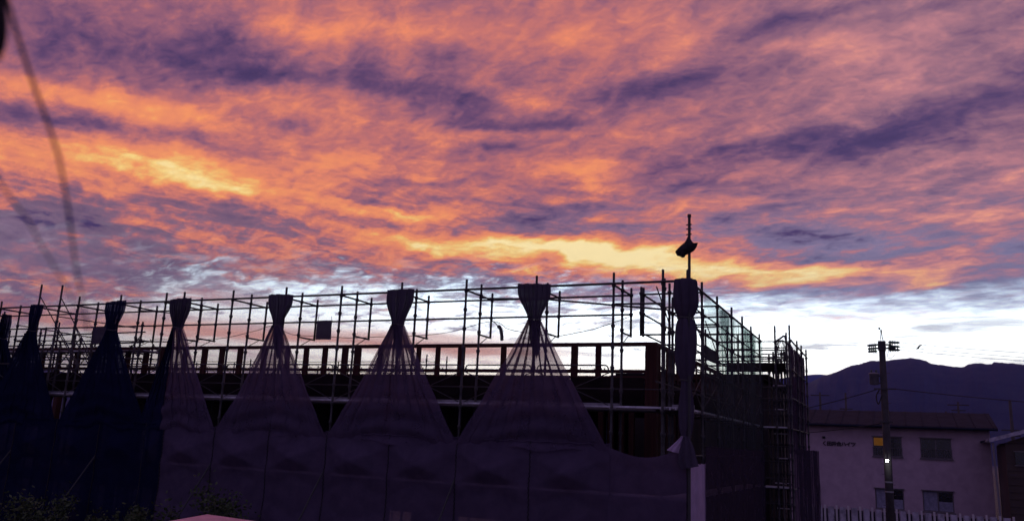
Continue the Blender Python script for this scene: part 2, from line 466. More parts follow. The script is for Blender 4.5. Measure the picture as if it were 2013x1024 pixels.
def lathe(name, prof, mat, sides=14, smooth=True):
    vs, fs = [], []
    for r, z in prof:
        for i in range(sides):
            a = 2 * math.pi * i / sides
            vs.append((r * math.cos(a), r * math.sin(a), z))
    for k in range(len(prof) - 1):
        for i in range(sides):
            j = (i + 1) % sides
            fs.append((k * sides + i, k * sides + j, (k + 1) * sides + j, (k + 1) * sides + i))
    fs.append(tuple(range(sides))[::-1])
    fs.append(tuple(range((len(prof) - 1) * sides, len(prof) * sides)))
    return mesh_new(name, vs, fs, mat, smooth)

def smoothstep(a, b, x):
    t = min(1.0, max(0.0, (x - a) / (b - a)))
    return t * t * (3 - 2 * t)

def vnoise(x, y, seed=0):
    def h(i, j):
        n = math.sin(i * 127.1 + j * 311.7 + seed * 74.7) * 43758.5453
        return n - math.floor(n)
    i, j = math.floor(x), math.floor(y)
    u, v = x - i, y - j
    u, v = u * u * (3 - 2 * u), v * v * (3 - 2 * v)
    return (h(i, j) * (1 - u) + h(i + 1, j) * u) * (1 - v) + (h(i, j + 1) * (1 - u) + h(i + 1, j + 1) * u) * v - 0.5

# ------------------------------------------------------------------ ground and hills
gs = 6900.0
tag(put('ground', mesh_new('ground', [(-gs, -400, 0), (gs, -400, 0), (gs, gs, 0), (-gs, gs, 0)], [(0, 1, 2, 3)], 'ground')), kind='structure')

def ridge(name, mat, dist, depth, prof, amp, seed, step=0.05):
    """a range of hills: crest line given as azimuth / elevation (degrees), falling away on both sides"""
    def crest(a):
        for (a0, e0), (a1, e1) in zip(prof, prof[1:]):
            if a0 <= a <= a1:
                t = (a - a0) / (a1 - a0)
                return e0 + (e1 - e0) * (t * t * (3 - 2 * t) * 0.5 + t * 0.5)
        return prof[0][1] if a < prof[0][0] else prof[-1][1]
    rows = 26
    vs, fs = [], []
    na = int((prof[-1][0] - prof[0][0]) / step) + 1
    for i in range(na):
        a = prof[0][0] + i * step
        for r in range(rows):
            f = r / (rows - 1)                       # 0 near foot, 0.6 crest, 1 far foot
            rr = dist + depth * (f - 0.6)
            e = math.tan(math.radians(crest(a))) * dist
            h = e * (math.sin(min(1.0, f / 0.6) * math.pi / 2) ** 1.25 if f <= 0.6 else 1 - ((f - 0.6) / 0.4) ** 2)
            wob = vnoise(a * 0.7, f * 6, seed) + 0.5 * vnoise(a * 1.9, f * 11, seed + 1) + 0.22 * vnoise(a * 5.3, f * 20, seed + 2)
            h += amp * wob * math.sin(f * math.pi) * min(1.0, abs(f - 0.6) / 0.32) ** 1.5
            h += amp * 0.06 * vnoise(a * 9, f * 30, seed + 3) + amp * 0.05 * vnoise(a * 26, f * 60, seed + 4)
            h = max(h, -3.0) if 0 < f < 1 else -3.0
            ar = math.radians(a)
            vs.append((math.sin(ar) * rr, math.cos(ar) * rr, CAM_POS.z + h if f > 0 else -3.0))
    for i in range(na - 1):
        for r in range(rows - 1):
            k = i * rows + r
            fs.append((k, k + rows, k + rows + 1, k + 1))
    return tag(put(name, mesh_new(name, vs, fs, mat, True)), kind='structure')

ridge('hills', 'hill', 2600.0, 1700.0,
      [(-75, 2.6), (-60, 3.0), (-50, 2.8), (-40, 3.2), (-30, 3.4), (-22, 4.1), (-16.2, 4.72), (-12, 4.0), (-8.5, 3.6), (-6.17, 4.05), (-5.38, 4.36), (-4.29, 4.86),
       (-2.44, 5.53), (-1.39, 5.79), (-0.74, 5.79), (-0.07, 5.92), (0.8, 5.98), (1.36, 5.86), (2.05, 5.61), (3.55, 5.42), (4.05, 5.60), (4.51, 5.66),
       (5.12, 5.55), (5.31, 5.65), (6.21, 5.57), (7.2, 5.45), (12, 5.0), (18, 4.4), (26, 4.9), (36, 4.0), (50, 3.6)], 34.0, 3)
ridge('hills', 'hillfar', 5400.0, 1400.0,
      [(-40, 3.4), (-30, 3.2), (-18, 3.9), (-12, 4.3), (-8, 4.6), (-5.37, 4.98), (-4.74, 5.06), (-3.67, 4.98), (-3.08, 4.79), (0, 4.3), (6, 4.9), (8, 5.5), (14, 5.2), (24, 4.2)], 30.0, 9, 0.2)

# evening air: thin blue haze round everything, sky outside
hz = bpy.data.materials.new('evening haze')
hz.use_nodes = True
hz.node_tree.nodes.clear()
hn = Nodes(hz.node_tree)
pv = hn.new('ShaderNodeVolumePrincipled')
pv.inputs['Color'].default_value = (0.16, 0.25, 1.0, 1.0)
pv.inputs['Density'].default_value = 0.00014
ho = hn.new('ShaderNodeOutputMaterial')
hz.node_tree.links.new(pv.outputs[0], ho.inputs['Volume'])
M['haze'] = hz
hv = [(x, y, z) for z in (-5.0, 570.0) for x, y in ((-7000, -500), (7000, -500), (7000, 7000), (-7000, 7000))]
tag(put('haze', mesh_new('haze', hv, [(3, 2, 1, 0), (4, 5, 6, 7), (0, 1, 5, 4), (1, 2, 6, 5), (2, 3, 7, 6), (3, 0, 4, 7)], 'haze')), kind='stuff')

# ------------------------------------------------------------------ scaffolding
YO, YI, YH = 17.05, 17.71, 18.37           # outer, inner and bracketed rows of the front scaffold
XO, XI, XH = -3.91, -4.57, -5.23           # the same rows of the side scaffold
TR = 0.029
Z_TOP, Z_MID, Z_BRK = 8.13, 7.68, 7.18
DECKS = [5.50, 3.70, 1.90]

def post_mesh(z0, z1, mat='steel', first=8.13, step=0.45):
    """standard tube with the welded wedge pockets every 45 cm"""
    k = ('post', round(z0, 2), round(z1, 2), mat, round(first, 2))
    if k in _cache:
        return _cache[k]
    prof = [(TR, z0)]
    z = first
    rings = []
    while z > z0 + 0.1:
        rings.append(z)
        z -= step
    for z in reversed(rings):
        if z > z1 - 0.06:
            continue
        prof += [(TR, z - 0.062), (0.034, z - 0.052), (0.047, z - 0.012), (0.049, z + 0.018), (0.042, z + 0.030), (TR, z + 0.034)]
    prof.append((TR, z1 - 0.02))
    prof.append((TR * 0.9, z1))
    _cache[k] = lathe('post', prof, mat, 8)
    return _cache[k]

def post(x, y, z0, z1, parent, lean=0.0, name='post'):
    mw = Matrix.Translation((x, y, 0)) @ Matrix.Rotation(lean, 4, 'Y')
    return put(name, post_mesh(z0, z1), mw, parent)

def guard_frame_mesh(w):
    """advance guard rail: bent top tube with crossed braces"""
    k = ('guard', round(w, 2))
    if k in _cache:
        return _cache[k]
    h = 0.88
    bm = bmesh.new()
    def add(pts, r):
        me = tube_mesh('tmp', pts, r, 'steel', 6)
        bm.from_mesh(me)
        bpy.data.meshes.remove(me)
    x0, x1 = 0.07, w - 0.07
    add([(x0, 0, h - 0.16), (x0 + 0.005, 0, h - 0.07), (x0 + 0.03, 0, h - 0.02), (x0 + 0.08, 0, h), (x1 - 0.08, 0, h), (x1 - 0.03, 0, h - 0.02), (x1 - 0.005, 0, h - 0.07), (x1, 0, h - 0.16)], 0.016)
    add([(x0, 0, h - 0.16), (x1, 0, 0.04)], 0.011)
    add([(x1, 0.025, h - 0.16), (x0, 0.025, 0.04)], 0.011)
    me = bpy.data.meshes.new('guard_frame')
    bm.to_mesh(me)
    bm.free()
    me.materials.append(M['steel'])
    _cache[k] = me
    return me

def plank_mesh(length, width=0.24):
    """hollow steel plank, seen mostly from below: two side flanges, ribs and hooks"""
    k = ('plank', round(length, 2), round(width, 2))
    if k in _cache:
        return _cache[k]
    bm = bmesh.new()
    def bx(x0, x1, y0, y1, z0, z1):
        r = bmesh.ops.create_cube(bm, size=1.0)
        bmesh.ops.transform(bm, matrix=Matrix.Translation(((x0 + x1) / 2, (y0 + y1) / 2, (z0 + z1) / 2)) @ Matrix.Diagonal((x1 - x0, y1 - y0, z1 - z0, 1)), verts=r['verts'])
    bx(0.03, length - 0.03, 0, width, 0.032, 0.040)
    bx(0.03, length - 0.03, 0, 0.012, 0, 0.032)
    bx(0.03, length - 0.03, width - 0.012, width, 0, 0.032)
    bx(0.03, length - 0.03, width / 2 - 0.01, width / 2 + 0.01, 0.012, 0.032)
    for q in (0.05, length - 0.05):
        bx(q - 0.03, q + 0.03, 0.03, 0.07, -0.03, 0.03)
        bx(q - 0.03, q + 0.03, width - 0.07, width - 0.03, -0.03, 0.03)
    me = bpy.data.meshes.new('deck_plank')
    bm.to_mesh(me)
    bm.free()
    me.materials.append(M['plank'])
    _cache[k] = me
    return me

def toe_mesh(length):
    """upright ribbed toe board"""
    k = ('toe', round(length, 2))
    if k not in _cache:
        prof = [(0.0, 0.0), (-0.012, 0.0), (-0.012, 0.045), (-0.002, 0.052), (-0.002, 0.062), (-0.012, 0.070), (-0.012, 0.118), (0.0, 0.118)]
        n = len(prof)
        vs = [(x, y, z) for x in (0.02, length - 0.02) for y, z in prof]
        fs = [(i, (i + 1) % n, n + (i + 1) % n, n + i) for i in range(n)] + [tuple(range(n)), tuple(range(n, 2 * n))[::-1]]
        _cache[k] = mesh_new('toe_board', vs, fs, 'toe')
    return _cache[k]

XF = [XO, -4.43] + [-5.53 - 1.8 * k for k in range(8)] + [-18.82, -20.62, -22.42, -24.22, -26.02, -27.82]
front = thing('scaffold', 'long steel pipe scaffold in front of the unfinished building, hung with gathered nets', 'scaffold', (-14.0, YO, 0))
for i, x in enumerate(XF):
    zt = 8.39 + random.uniform(-0.02, 0.03)
    lean = random.uniform(-0.004, 0.004)
    if abs(x + 24.22) < 0.01:
        zt = 8.86
    post(x, YO, 0.05, round(zt, 2), front, lean)
    if x < XI - 0.4:
        post(x, YI, 0.05, round(8.37 + random.uniform(-0.02, 0.03), 2), front, random.uniform(-0.004, 0.004))
        post(x, YH, 7.16, 8.30, front, random.uniform(-0.004, 0.004), 'guard_post')
        # bracket that carries the hung guard post, with its little strut
        rod('bracket', (x, YI, Z_BRK), (x, YH + 0.02, Z_BRK), 0.022, 'steel', front)
        rod('bracket_strut', (x, YI + 0.02, Z_BRK - 0.27), (x, YH - 0.16, Z_BRK - 0.02), 0.011, 'steel', front, 6)
        rod('transom', (x, YO, Z_TOP), (x, YH, Z_TOP), 0.024, 'steel', front)
    for z in DECKS:
        rod('transom', (x, YO, z - 0.05), (x, YI, z - 0.05), 0.021, 'steel', front)
# posts where the two scaffolds cross at the corner
for x, y, z0, z1 in ((XI, YI, 0.05, 8.36), (XH, YH, 7.16, 8.30), (XI + 0.02, YH, 0.05, 8.05)):
    post(x, y, z0, z1, front)
# extra tall standards at the far end with their raking braces
post(-23.28, YO, 0.05, 8.80, front)
for a, b in (((-24.20, YO - 0.03, 8.48), (-21.95, YO - 0.03, 6.30)), ((-23.26, YO - 0.03, 8.44), (-21.60, YO - 0.03, 6.70)),
             ((-24.20, YI, 7.60), (-22.60, YI, 6.05)), ((-23.26, YI, 7.55), (-21.95, YI, 6.00))):
    rod('raking_brace', a, b, 0.016, 'steel', front, 6)
for x0, x1 in zip(XF[1:], XF):
    w = x1 - x0
    rod('guard_rail', (x0, YO - 0.035, Z_TOP + 0.02), (x1, YO - 0.035, Z_TOP + 0.02), 0.027, 'steel', front)
    if x1 <= XH + 0.01 or x1 == -5.53:
        rod('guard_rail', (x0, YH, Z_TOP), (min(x1, XH), YH, Z_TOP), 0.024, 'steel', front)
        rod('guard_rail', (x0, YH, Z_MID), (min(x1, XH), YH, Z_MID), 0.024, 'steel', front)
    if w > 1.5:
        for z in DECKS:
            put('guard_frame', guard_frame_mesh(w), Matrix.Translation((x0, YO - 0.02, z)), front)
    if not -5.6 < x0 < -4.6:
        put('toe_board', toe_mesh(w), Matrix.Translation((x0, YI + 0.075, 5.50)), front)
    rod('ledger', (x0, YI + 0.03, 5.93), (x1, YI + 0.03, 5.93), 0.015, 'steel', front, 6)
    for z in DECKS:
        rod('ledger', (x0, YO, z - 0.05), (x1, YO, z - 0.05), 0.021, 'steel', front)
        rod('ledger', (x0, YI, z - 0.05), (x1, YI, z - 0.05), 0.021, 'steel', front)
        for q in (0.06, 0.32):
            put('deck_plank', plank_mesh(w), Matrix.Translation((x0, YO + q, z - 0.005)), front)
        if x1 < XI and z > 5:
            for q in (0.06, 0.34):
                put('deck_plank', plank_mesh(w), Matrix.Translation((x0, YI + q, z - 0.005)), front)
rod('brace', (-7.33, YI - 0.04, 7.97), (-4.57, YI - 0.04, 7.66), 0.022, 'steel', front)
rod('brace', (-10.93 + 1.8, YI - 0.04, 8.06), (-7.33, YI - 0.04, 7.97), 0.016, 'steel', front)
rod('brace', (-20.62, YI - 0.04, 8.05), (-18.82, YI - 0.04, 7.90), 0.016, 'steel', front)
rod('brace', (-24.22, YI - 0.04, 7.95), (-20.62, YI - 0.04, 7.52), 0.016, 'steel', front)
rod('brace', (-26.02, YI - 0.04, 7.70), (-22.42, YI - 0.04, 7.25), 0.016, 'steel', front)
rod('guard_rail', (-5.53, YO - 0.035, Z_TOP - 0.43), (-4.43, YO - 0.035, Z_TOP - 0.45), 0.022, 'steel', front)
# raking props that hold the front scaffold, footed in the yard
for x in (-9.13, -12.73, -16.33, -20.62, -24.22):
    rod('raking_prop', (x, YO - 0.09, 3.85), (x - 0.06, 14.35, 0.0), 0.022, 'steel', front)

# ---- side scaffold along the receding face
YR = [YO, 18.43, 20.30, 22.02, 23.76, 25.45, 27.20]
side = thing('scaffold', 'pipe scaffold along the receding side wall, its posts dropping away behind grey green netting', 'scaffold', (XO, 22.0, 0))
for i, y in enumerate(YR):
    if i:
        post(XO, y, 0.05, round(8.40 + random.uniform(-0.02, 0.03), 2), side, random.uniform(-0.004, 0.004))
        post(XI, y - 0.25, 0.05, round(8.36 + random.uniform(-0.03, 0.03), 2), side, random.uniform(-0.004, 0.004))
        post(XH, y - 0.25, 7.16, 8.28, side, 0, 'guard_post')
        rod('bracket', (XI, y - 0.25, Z_BRK), (XH - 0.02, y - 0.25, Z_BRK), 0.022, 'steel', side)
        rod('transom', (XO, y - 0.12, Z_TOP), (XH, y - 0.12, Z_TOP), 0.022, 'steel', side)
        rod('transom', (XO, y - 0.12, Z_MID), (XI, y - 0.12, Z_MID), 0.022, 'steel', side)
    for z in DECKS:
        rod('transom', (XO, y, z - 0.05), (XI, y, z - 0.05), 0.021, 'steel', side)
for y0, y1 in zip(YR, YR[1:]):
    w = y1 - y0
    rod('guard_rail', (XO + 0.035, y0, Z_TOP + 0.02), (XO + 0.035, y1, Z_TOP + 0.02), 0.027, 'steel', side)
    for z in (Z_TOP, Z_MID, 7.23):
        rod('guard_rail', (XH, y0 - 0.25 if y0 > YO else YH, z), (XH, y1 - 0.25, z), 0.022, 'steel', side)
    for z in (7.70, 7.25, 6.80, 6.35):
        rod('ledger', (XO - 0.02, y0, z), (XO - 0.02, y1, z), 0.017, 'steel', side, 6)
    rod('brace', (XI, y0, 8.05), (XI, y1, 7.25), 0.015, 'steel', side, 6)
    for z in DECKS + [6.10]:
        rod('ledger', (XI, y0, z - 0.05), (XI, y1, z - 0.05), 0.021, 'steel', side)
    for z in DECKS:
        for q in (0.06, 0.32):
            mw = Matrix.Translation((XO - q, y0, z - 0.005)) @ Matrix.Rotation(math.pi / 2, 4, 'Z')
            put('deck_plank', plank_mesh(w), mw, side)
        mw = Matrix.Translation((XO + 0.02, y0, z)) @ Matrix.Rotation(math.pi / 2, 4, 'Z')
        put('guard_frame', guard_frame_mesh(w), mw, side)

# ---- stepped bay and far wing
YS, XW = 27.20, -3.12
wing = thing('scaffold', 'dark netted pipe scaffold around the far projecting wing, beside the coiled ropes', 'scaffold', (XW, 29.6, 0))
for x, zt in ((-3.46, 8.64), (XW, 8.42), (-3.02, 8.66)):
    post(x, YS, 0.05, zt, wing)
YW = [YS, 29.1, 30.45, 32.1]
for y in YW[1:]:
    post(XW + 0.12, y, 0.05, round(8.42 + random.uniform(-0.03, 0.03), 2), wing)
    post(XW - 0.55, y, 0.05, round(8.25 + random.uniform(-0.03, 0.03), 2), wing)
for z in (8.15, 7.95, 7.75, 7.60, 6.7, 6.35, 6.0, 5.45, 4.9, 4.45, 3.95, 3.65, 3.2, 2.6, 1.85):
    rod('ledger', (XO, YS + (0.05 if z > 7 else 0.0), z), (XW, YS + (0.05 if z > 7 else 0.0), z), 0.018, 'steel', wing)
for z in (7.95, 7.72, 7.6, 7.5):
    rod('ledger', (-5.4, YS + 0.7, z), (XW, YS + 0.7, z), 0.022, 'steel', wing)
for x in (-3.75, -3.62, -3.46, -3.38, -3.27, -3.2):
    post(x, YS + 0.7, 0.05, 7.70 + random.uniform(-0.1, 0.25), wing)
for y0, y1 in zip(YW, YW[1:]):
    rod('guard_rail', (XW + 0.14, y0, 8.18), (XW + 0.14, y1, 8.16), 0.027, 'steel', wing)
    for z in (7.3, 6.4, 5.45, 3.65, 1.85):
        rod('ledger', (XW + 0.10, y0, z), (XW + 0.10, y1, z), 0.022, 'steel', wing)
for z in (5.45, 3.65, 1.85):
    for q in (0.05, 0.31):
        put('deck_plank', plank_mesh(0.78), Matrix.Translation((XO, YS + q, z + 0.02)), wing)
rod('raking_prop', (-3.3, YS - 0.1, 4.0), (-3.05, YS - 1.9, 0.0), 0.022, 'steel', wing)

for k in range(9):      # stair stringers and odd braces inside the stepped bay
    z = 7.0 - 0.75 * k
    rod('brace', (XO + 0.05, YS + 0.25, z), (XW - 0.05, YS + 0.35, z - 0.42 + 0.2 * (k % 3)), 0.014, 'steel', wing, 6)
    rod('stair_tread', (-3.62 + 0.05 * (k % 2), YS + 0.5, z - 0.2), (-3.2, YS + 0.5, z - 0.2), 0.020, 'plank', wing, 6)

# ---- stair tower at the far end
st = thing('scaffold', 'cluttered scaffold stair tower with crossing braces, behind the navy nets at the far end', 'scaffold', (-25, 20, 0))
srng = random.Random(21)
for x in (-20.9, -21.8, -22.7, -23.6, -24.5, -25.4, -26.3, -27.2, -28.1):
    for yy in (18.2, 19.4):
        post(x + srng.uniform(-0.1, 0.1), yy, 0.05, round(7.55 + srng.uniform(-0.35, 0.5), 2), st, srng.uniform(-0.01, 0.01))
    rod('brace', (x, 18.2, 7.3 + srng.uniform(-0.2, 0.2)), (x - 1.2, 18.25, 6.2 + srng.uniform(-0.2, 0.2)), 0.018, 'steel', st, 6)
    rod('brace', (x - 1.0, 19.4, 7.4 + srng.uniform(-0.2, 0.2)), (x + 0.6, 19.4, 5.9), 0.016, 'steel', st, 6)
    rod('transom', (x, 18.2, 6.9), (x, 19.4, 6.9), 0.022, 'steel', st, 6)
for z in (7.42, 7.1, 6.85, 6.62, 6.3):
    rod('ledger', (-20.8, 18.2, z + 0.05), (-28.4, 18.2, z - 0.03), 0.022, 'steel', st)
    rod('ledger', (-20.8, 19.4, z - 0.1), (-28.4, 19.4, z + 0.02), 0.020, 'steel', st)
for x in (-21.2, -23.0, -24.8, -26.6):
    put('deck_plank', plank_mesh(1.7), Matrix.Translation((x - 1.5, 18.5, 6.92)), st)
    put('deck_plank', plank_mesh(1.7), Matrix.Translation((x - 1.5, 18.8, 6.92)), st)

# ---- rear scaffold seen through the frame
rear = thing('scaffold', 'thin far scaffold standing behind the open frame, seen between the rust red studs', 'scaffold', (-30, 32.6, 0))
xs = [-18.75, -19.35] + [-20.6 - 1.8 * k for k in range(13)]
for j, yy in enumerate((32.6, 33.4)):
    for i, x in enumerate(xs):
        zt = 8.38 if i < 2 else 7.95 + random.uniform(-0.25, 0.25)
        post(x, yy, 0.05, round(zt, 2), rear)
    for x0, x1 in zip(xs[1:], xs):
        for z in (8.05, 7.9, 7.55, 7.1, 6.75) if j == 0 else (8.0, 7.3):
            if x0 > -21 and z < 7.5:
                continue
            rod('ledger', (x0, yy, z + random.uniform(-0.03, 0.03)), (x1, yy, z), 0.017, 'steel', rear, 6)
    for x0, x1 in zip(xs[3::2], xs[2::2]):
        rod('brace', (x0, yy + 0.03, 7.9), (x1, yy + 0.03, 6.7), 0.013, 'steel', rear, 6)

# ------------------------------------------------------------------ the steel-framed building
YB, XB = 18.75, -5.02
XL, YE = -29.0, 26.9
bld = thing('steel_frame_building', 'unfinished steel framed building with rust red studs and dark roof edge, inside the scaffold', 'building', (-15, 22.5, 0))
# top ring beam
box('top_beam', (XL, YB, 7.00), (XB, YB + 0.10, 7.09), 'primer', bld)
box('top_beam', (XB - 0.10, YB + 0.103, 7.00), (XB, YE, 7.09), 'primer', bld)
box('top_beam', (XL, YE - 0.1, 6.92), (XB - 0.103, YE, 6.99), 'primer', bld)
# second beam with bolted joints
box('middle_beam', (XL, YB + 0.013, 6.37), (XB - 0.25, YB + 0.09, 6.45), 'primer', bld)
box('middle_beam', (XB - 0.085, YB + 0.3, 6.37), (XB - 0.012, YE, 6.45), 'primer', bld)
wide = [(-6.38, -6.50), (-6.97, -7.12), (-8.88, -9.00), (-10.05, -10.22), (-10.78, -10.88), (-11.36, -11.46), (-12.56, -12.66), (-13.25, -13.43), (-13.68, -13.84),
        (-14.37, -14.50), (-15.02, -15.15), (-15.69, -15.80), (-16.52, -16.66), (-17.42, -17.57), (-18.12, -18.27), (-18.79, -18.96), (-19.6, -19.72), (-20.48, -20.67),
        (-21.21, -21.38), (-22.0, -22.16), (-22.7, -22.9), (-23.6, -23.75), (-24.3, -24.5), (-25.2, -25.35), (-26.0, -26.2), (-27.0, -27.15), (-28.0, -28.2)]
for a, b in wide:
    box('stud', (b, YB + 0.002, 6.20), (a, YB + 0.098, 6.998), 'primer', bld)
    for q in (-0.10, 0.08, 0.16):
        rod('bolt', ((a + b) / 2 + q, YB + 0.05, 6.448), ((a + b) / 2 + q, YB + 0.05, 6.485), 0.014, 'steel', bld, 6)
box('corner_column', (-5.29, YB + 0.002, 0.0), (XB - 0.002, YB + 0.25, 6.998), 'primer', bld)
y = 19.11
while y < YE - 0.3:
    box('stud', (XB - 0.036, y - 0.055, 6.27), (XB - 0.004, y + 0.055, 6.998), 'primer', bld)
    y += 0.345 if y < 21 else 0.62
x = XB - 1.2
while x > XL:
    box('stud', (x - 0.05, YE - 0.098, 6.2), (x + 0.05, YE - 0.002, 6.918), 'primer', bld)
    x -= 1.8
# roof edge panels and roof sheet
x = XB - 0.28
while x > XL:
    x2 = max(XL, x - 1.82)
    box('fascia_panel', (x2 + 0.006, YB - 0.02, 5.64), (x - 0.006, YB + 0.0, 6.262), 'fascia', bld)
    x = x2
y = YB + 0.26
while y < YE:
    y2 = min(YE, y + 1.82)
    box('fascia_panel', (XB - 0.001, y + 0.006, 5.60), (XB + 0.02, y2 - 0.006, 6.262), 'fascia', bld)
    y = y2
box('fascia_panel', (XL, YE + 0.002, 5.64), (XB, YE + 0.03, 6.262), 'fascia', bld)
box('roof_sheet', (XL, YB + 0.11, 6.10), (XB - 0.11, YE - 0.11, 6.195), 'slab', bld)
box('floor_sheet', (XL, YB + 0.3, 2.95), (XB - 0.11, YE - 0.11, 3.15), 'slab', bld)
box('edge_beam', (XL, YB + 0.02, 2.85), (XB - 0.3, YB + 0.28, 3.15), 'primer', bld)
box('edge_beam', (XB - 0.27, YB + 0.3, 2.85), (XB - 0.01, YE, 3.15), 'primer', bld)
for k in range(7):
    x = XB - 3.62 * (k + 1)
    for y in (YB + 0.05, 22.7, YE - 0.3):
        box('column', (x - 0.11, y, 0.0), (x + 0.11, y + 0.22, 6.09), 'primer', bld)
for y in (21.6, 24.3, YE - 0.25):
    box('column', (XB - 0.25, y, 0.0), (XB - 0.03, y + 0.22, 6.09), 'primer', bld)
# ground and first floor studs by the corner, with slots of light between
for k, x in enumerate((-5.62, -5.86, -6.12, -6.36)):
    box('stud', (x - 0.06, YB + 0.06, 3.152), (x + 0.06, YB + 0.17, 6.09), 'primer', bld)
for k, y in enumerate((19.2, 19.5, 19.85, 20.2, 20.6, 21.0)):
    box('stud', (XB - 0.13, y - 0.07, 0.0), (XB - 0.02, y + 0.07, 2.84), 'primer', bld)
    box('stud', (XB - 0.13, y - 0.07, 3.16), (XB - 0.02, y + 0.07, 5.58), 'primer', bld)
# sheathing already fixed on the rear wall and inside
x = XB - 2.9
k = 0
while x > XL + 1:
    if True:
        box('wall_board', (x - 0.90, YE - 0.16, 3.16), (x - 0.006, YE - 0.12, 6.08), 'board', bld)
    if k not in (1, 2, 5, 6, 9):
        box('wall_board', (x - 0.90, YE - 0.16, 0.0), (x - 0.006, YE - 0.12, 2.94), 'board', bld)
    if k > 2 and k % 3:
        box('wall_board', (x - 0.90, 22.5, 3.16), (x - 0.006, 22.54, 6.08), 'board', bld)
    x -= 0.91
    k += 1
y = 22.2
while y < YE - 0.9:
    box('wall_board', (XB - 0.02, y, 0.0), (XB + 0.01, y + 0.90, 5.58), 'board', bld)
    y += 0.912
# far wing of the building
fw = thing('building_wing', 'dark boarded wing of the building site, behind the far netted scaffold', 'building', (-5, 31, 0))
box('wall', (-9.0, YS + 1.0, 0), (XW - 0.75, 34.0, 6.95), 'board', fw)
box('roof_edge', (-5.0, YS + 0.05 + 0.02, 7.20), (XW - 0.05, YS + 0.17, 7.48), 'fascia', fw)
box('roof_edge', (-9.0, YS + 0.96, 6.96), (XW - 0.7, 34.05, 7.2), 'fascia', fw)

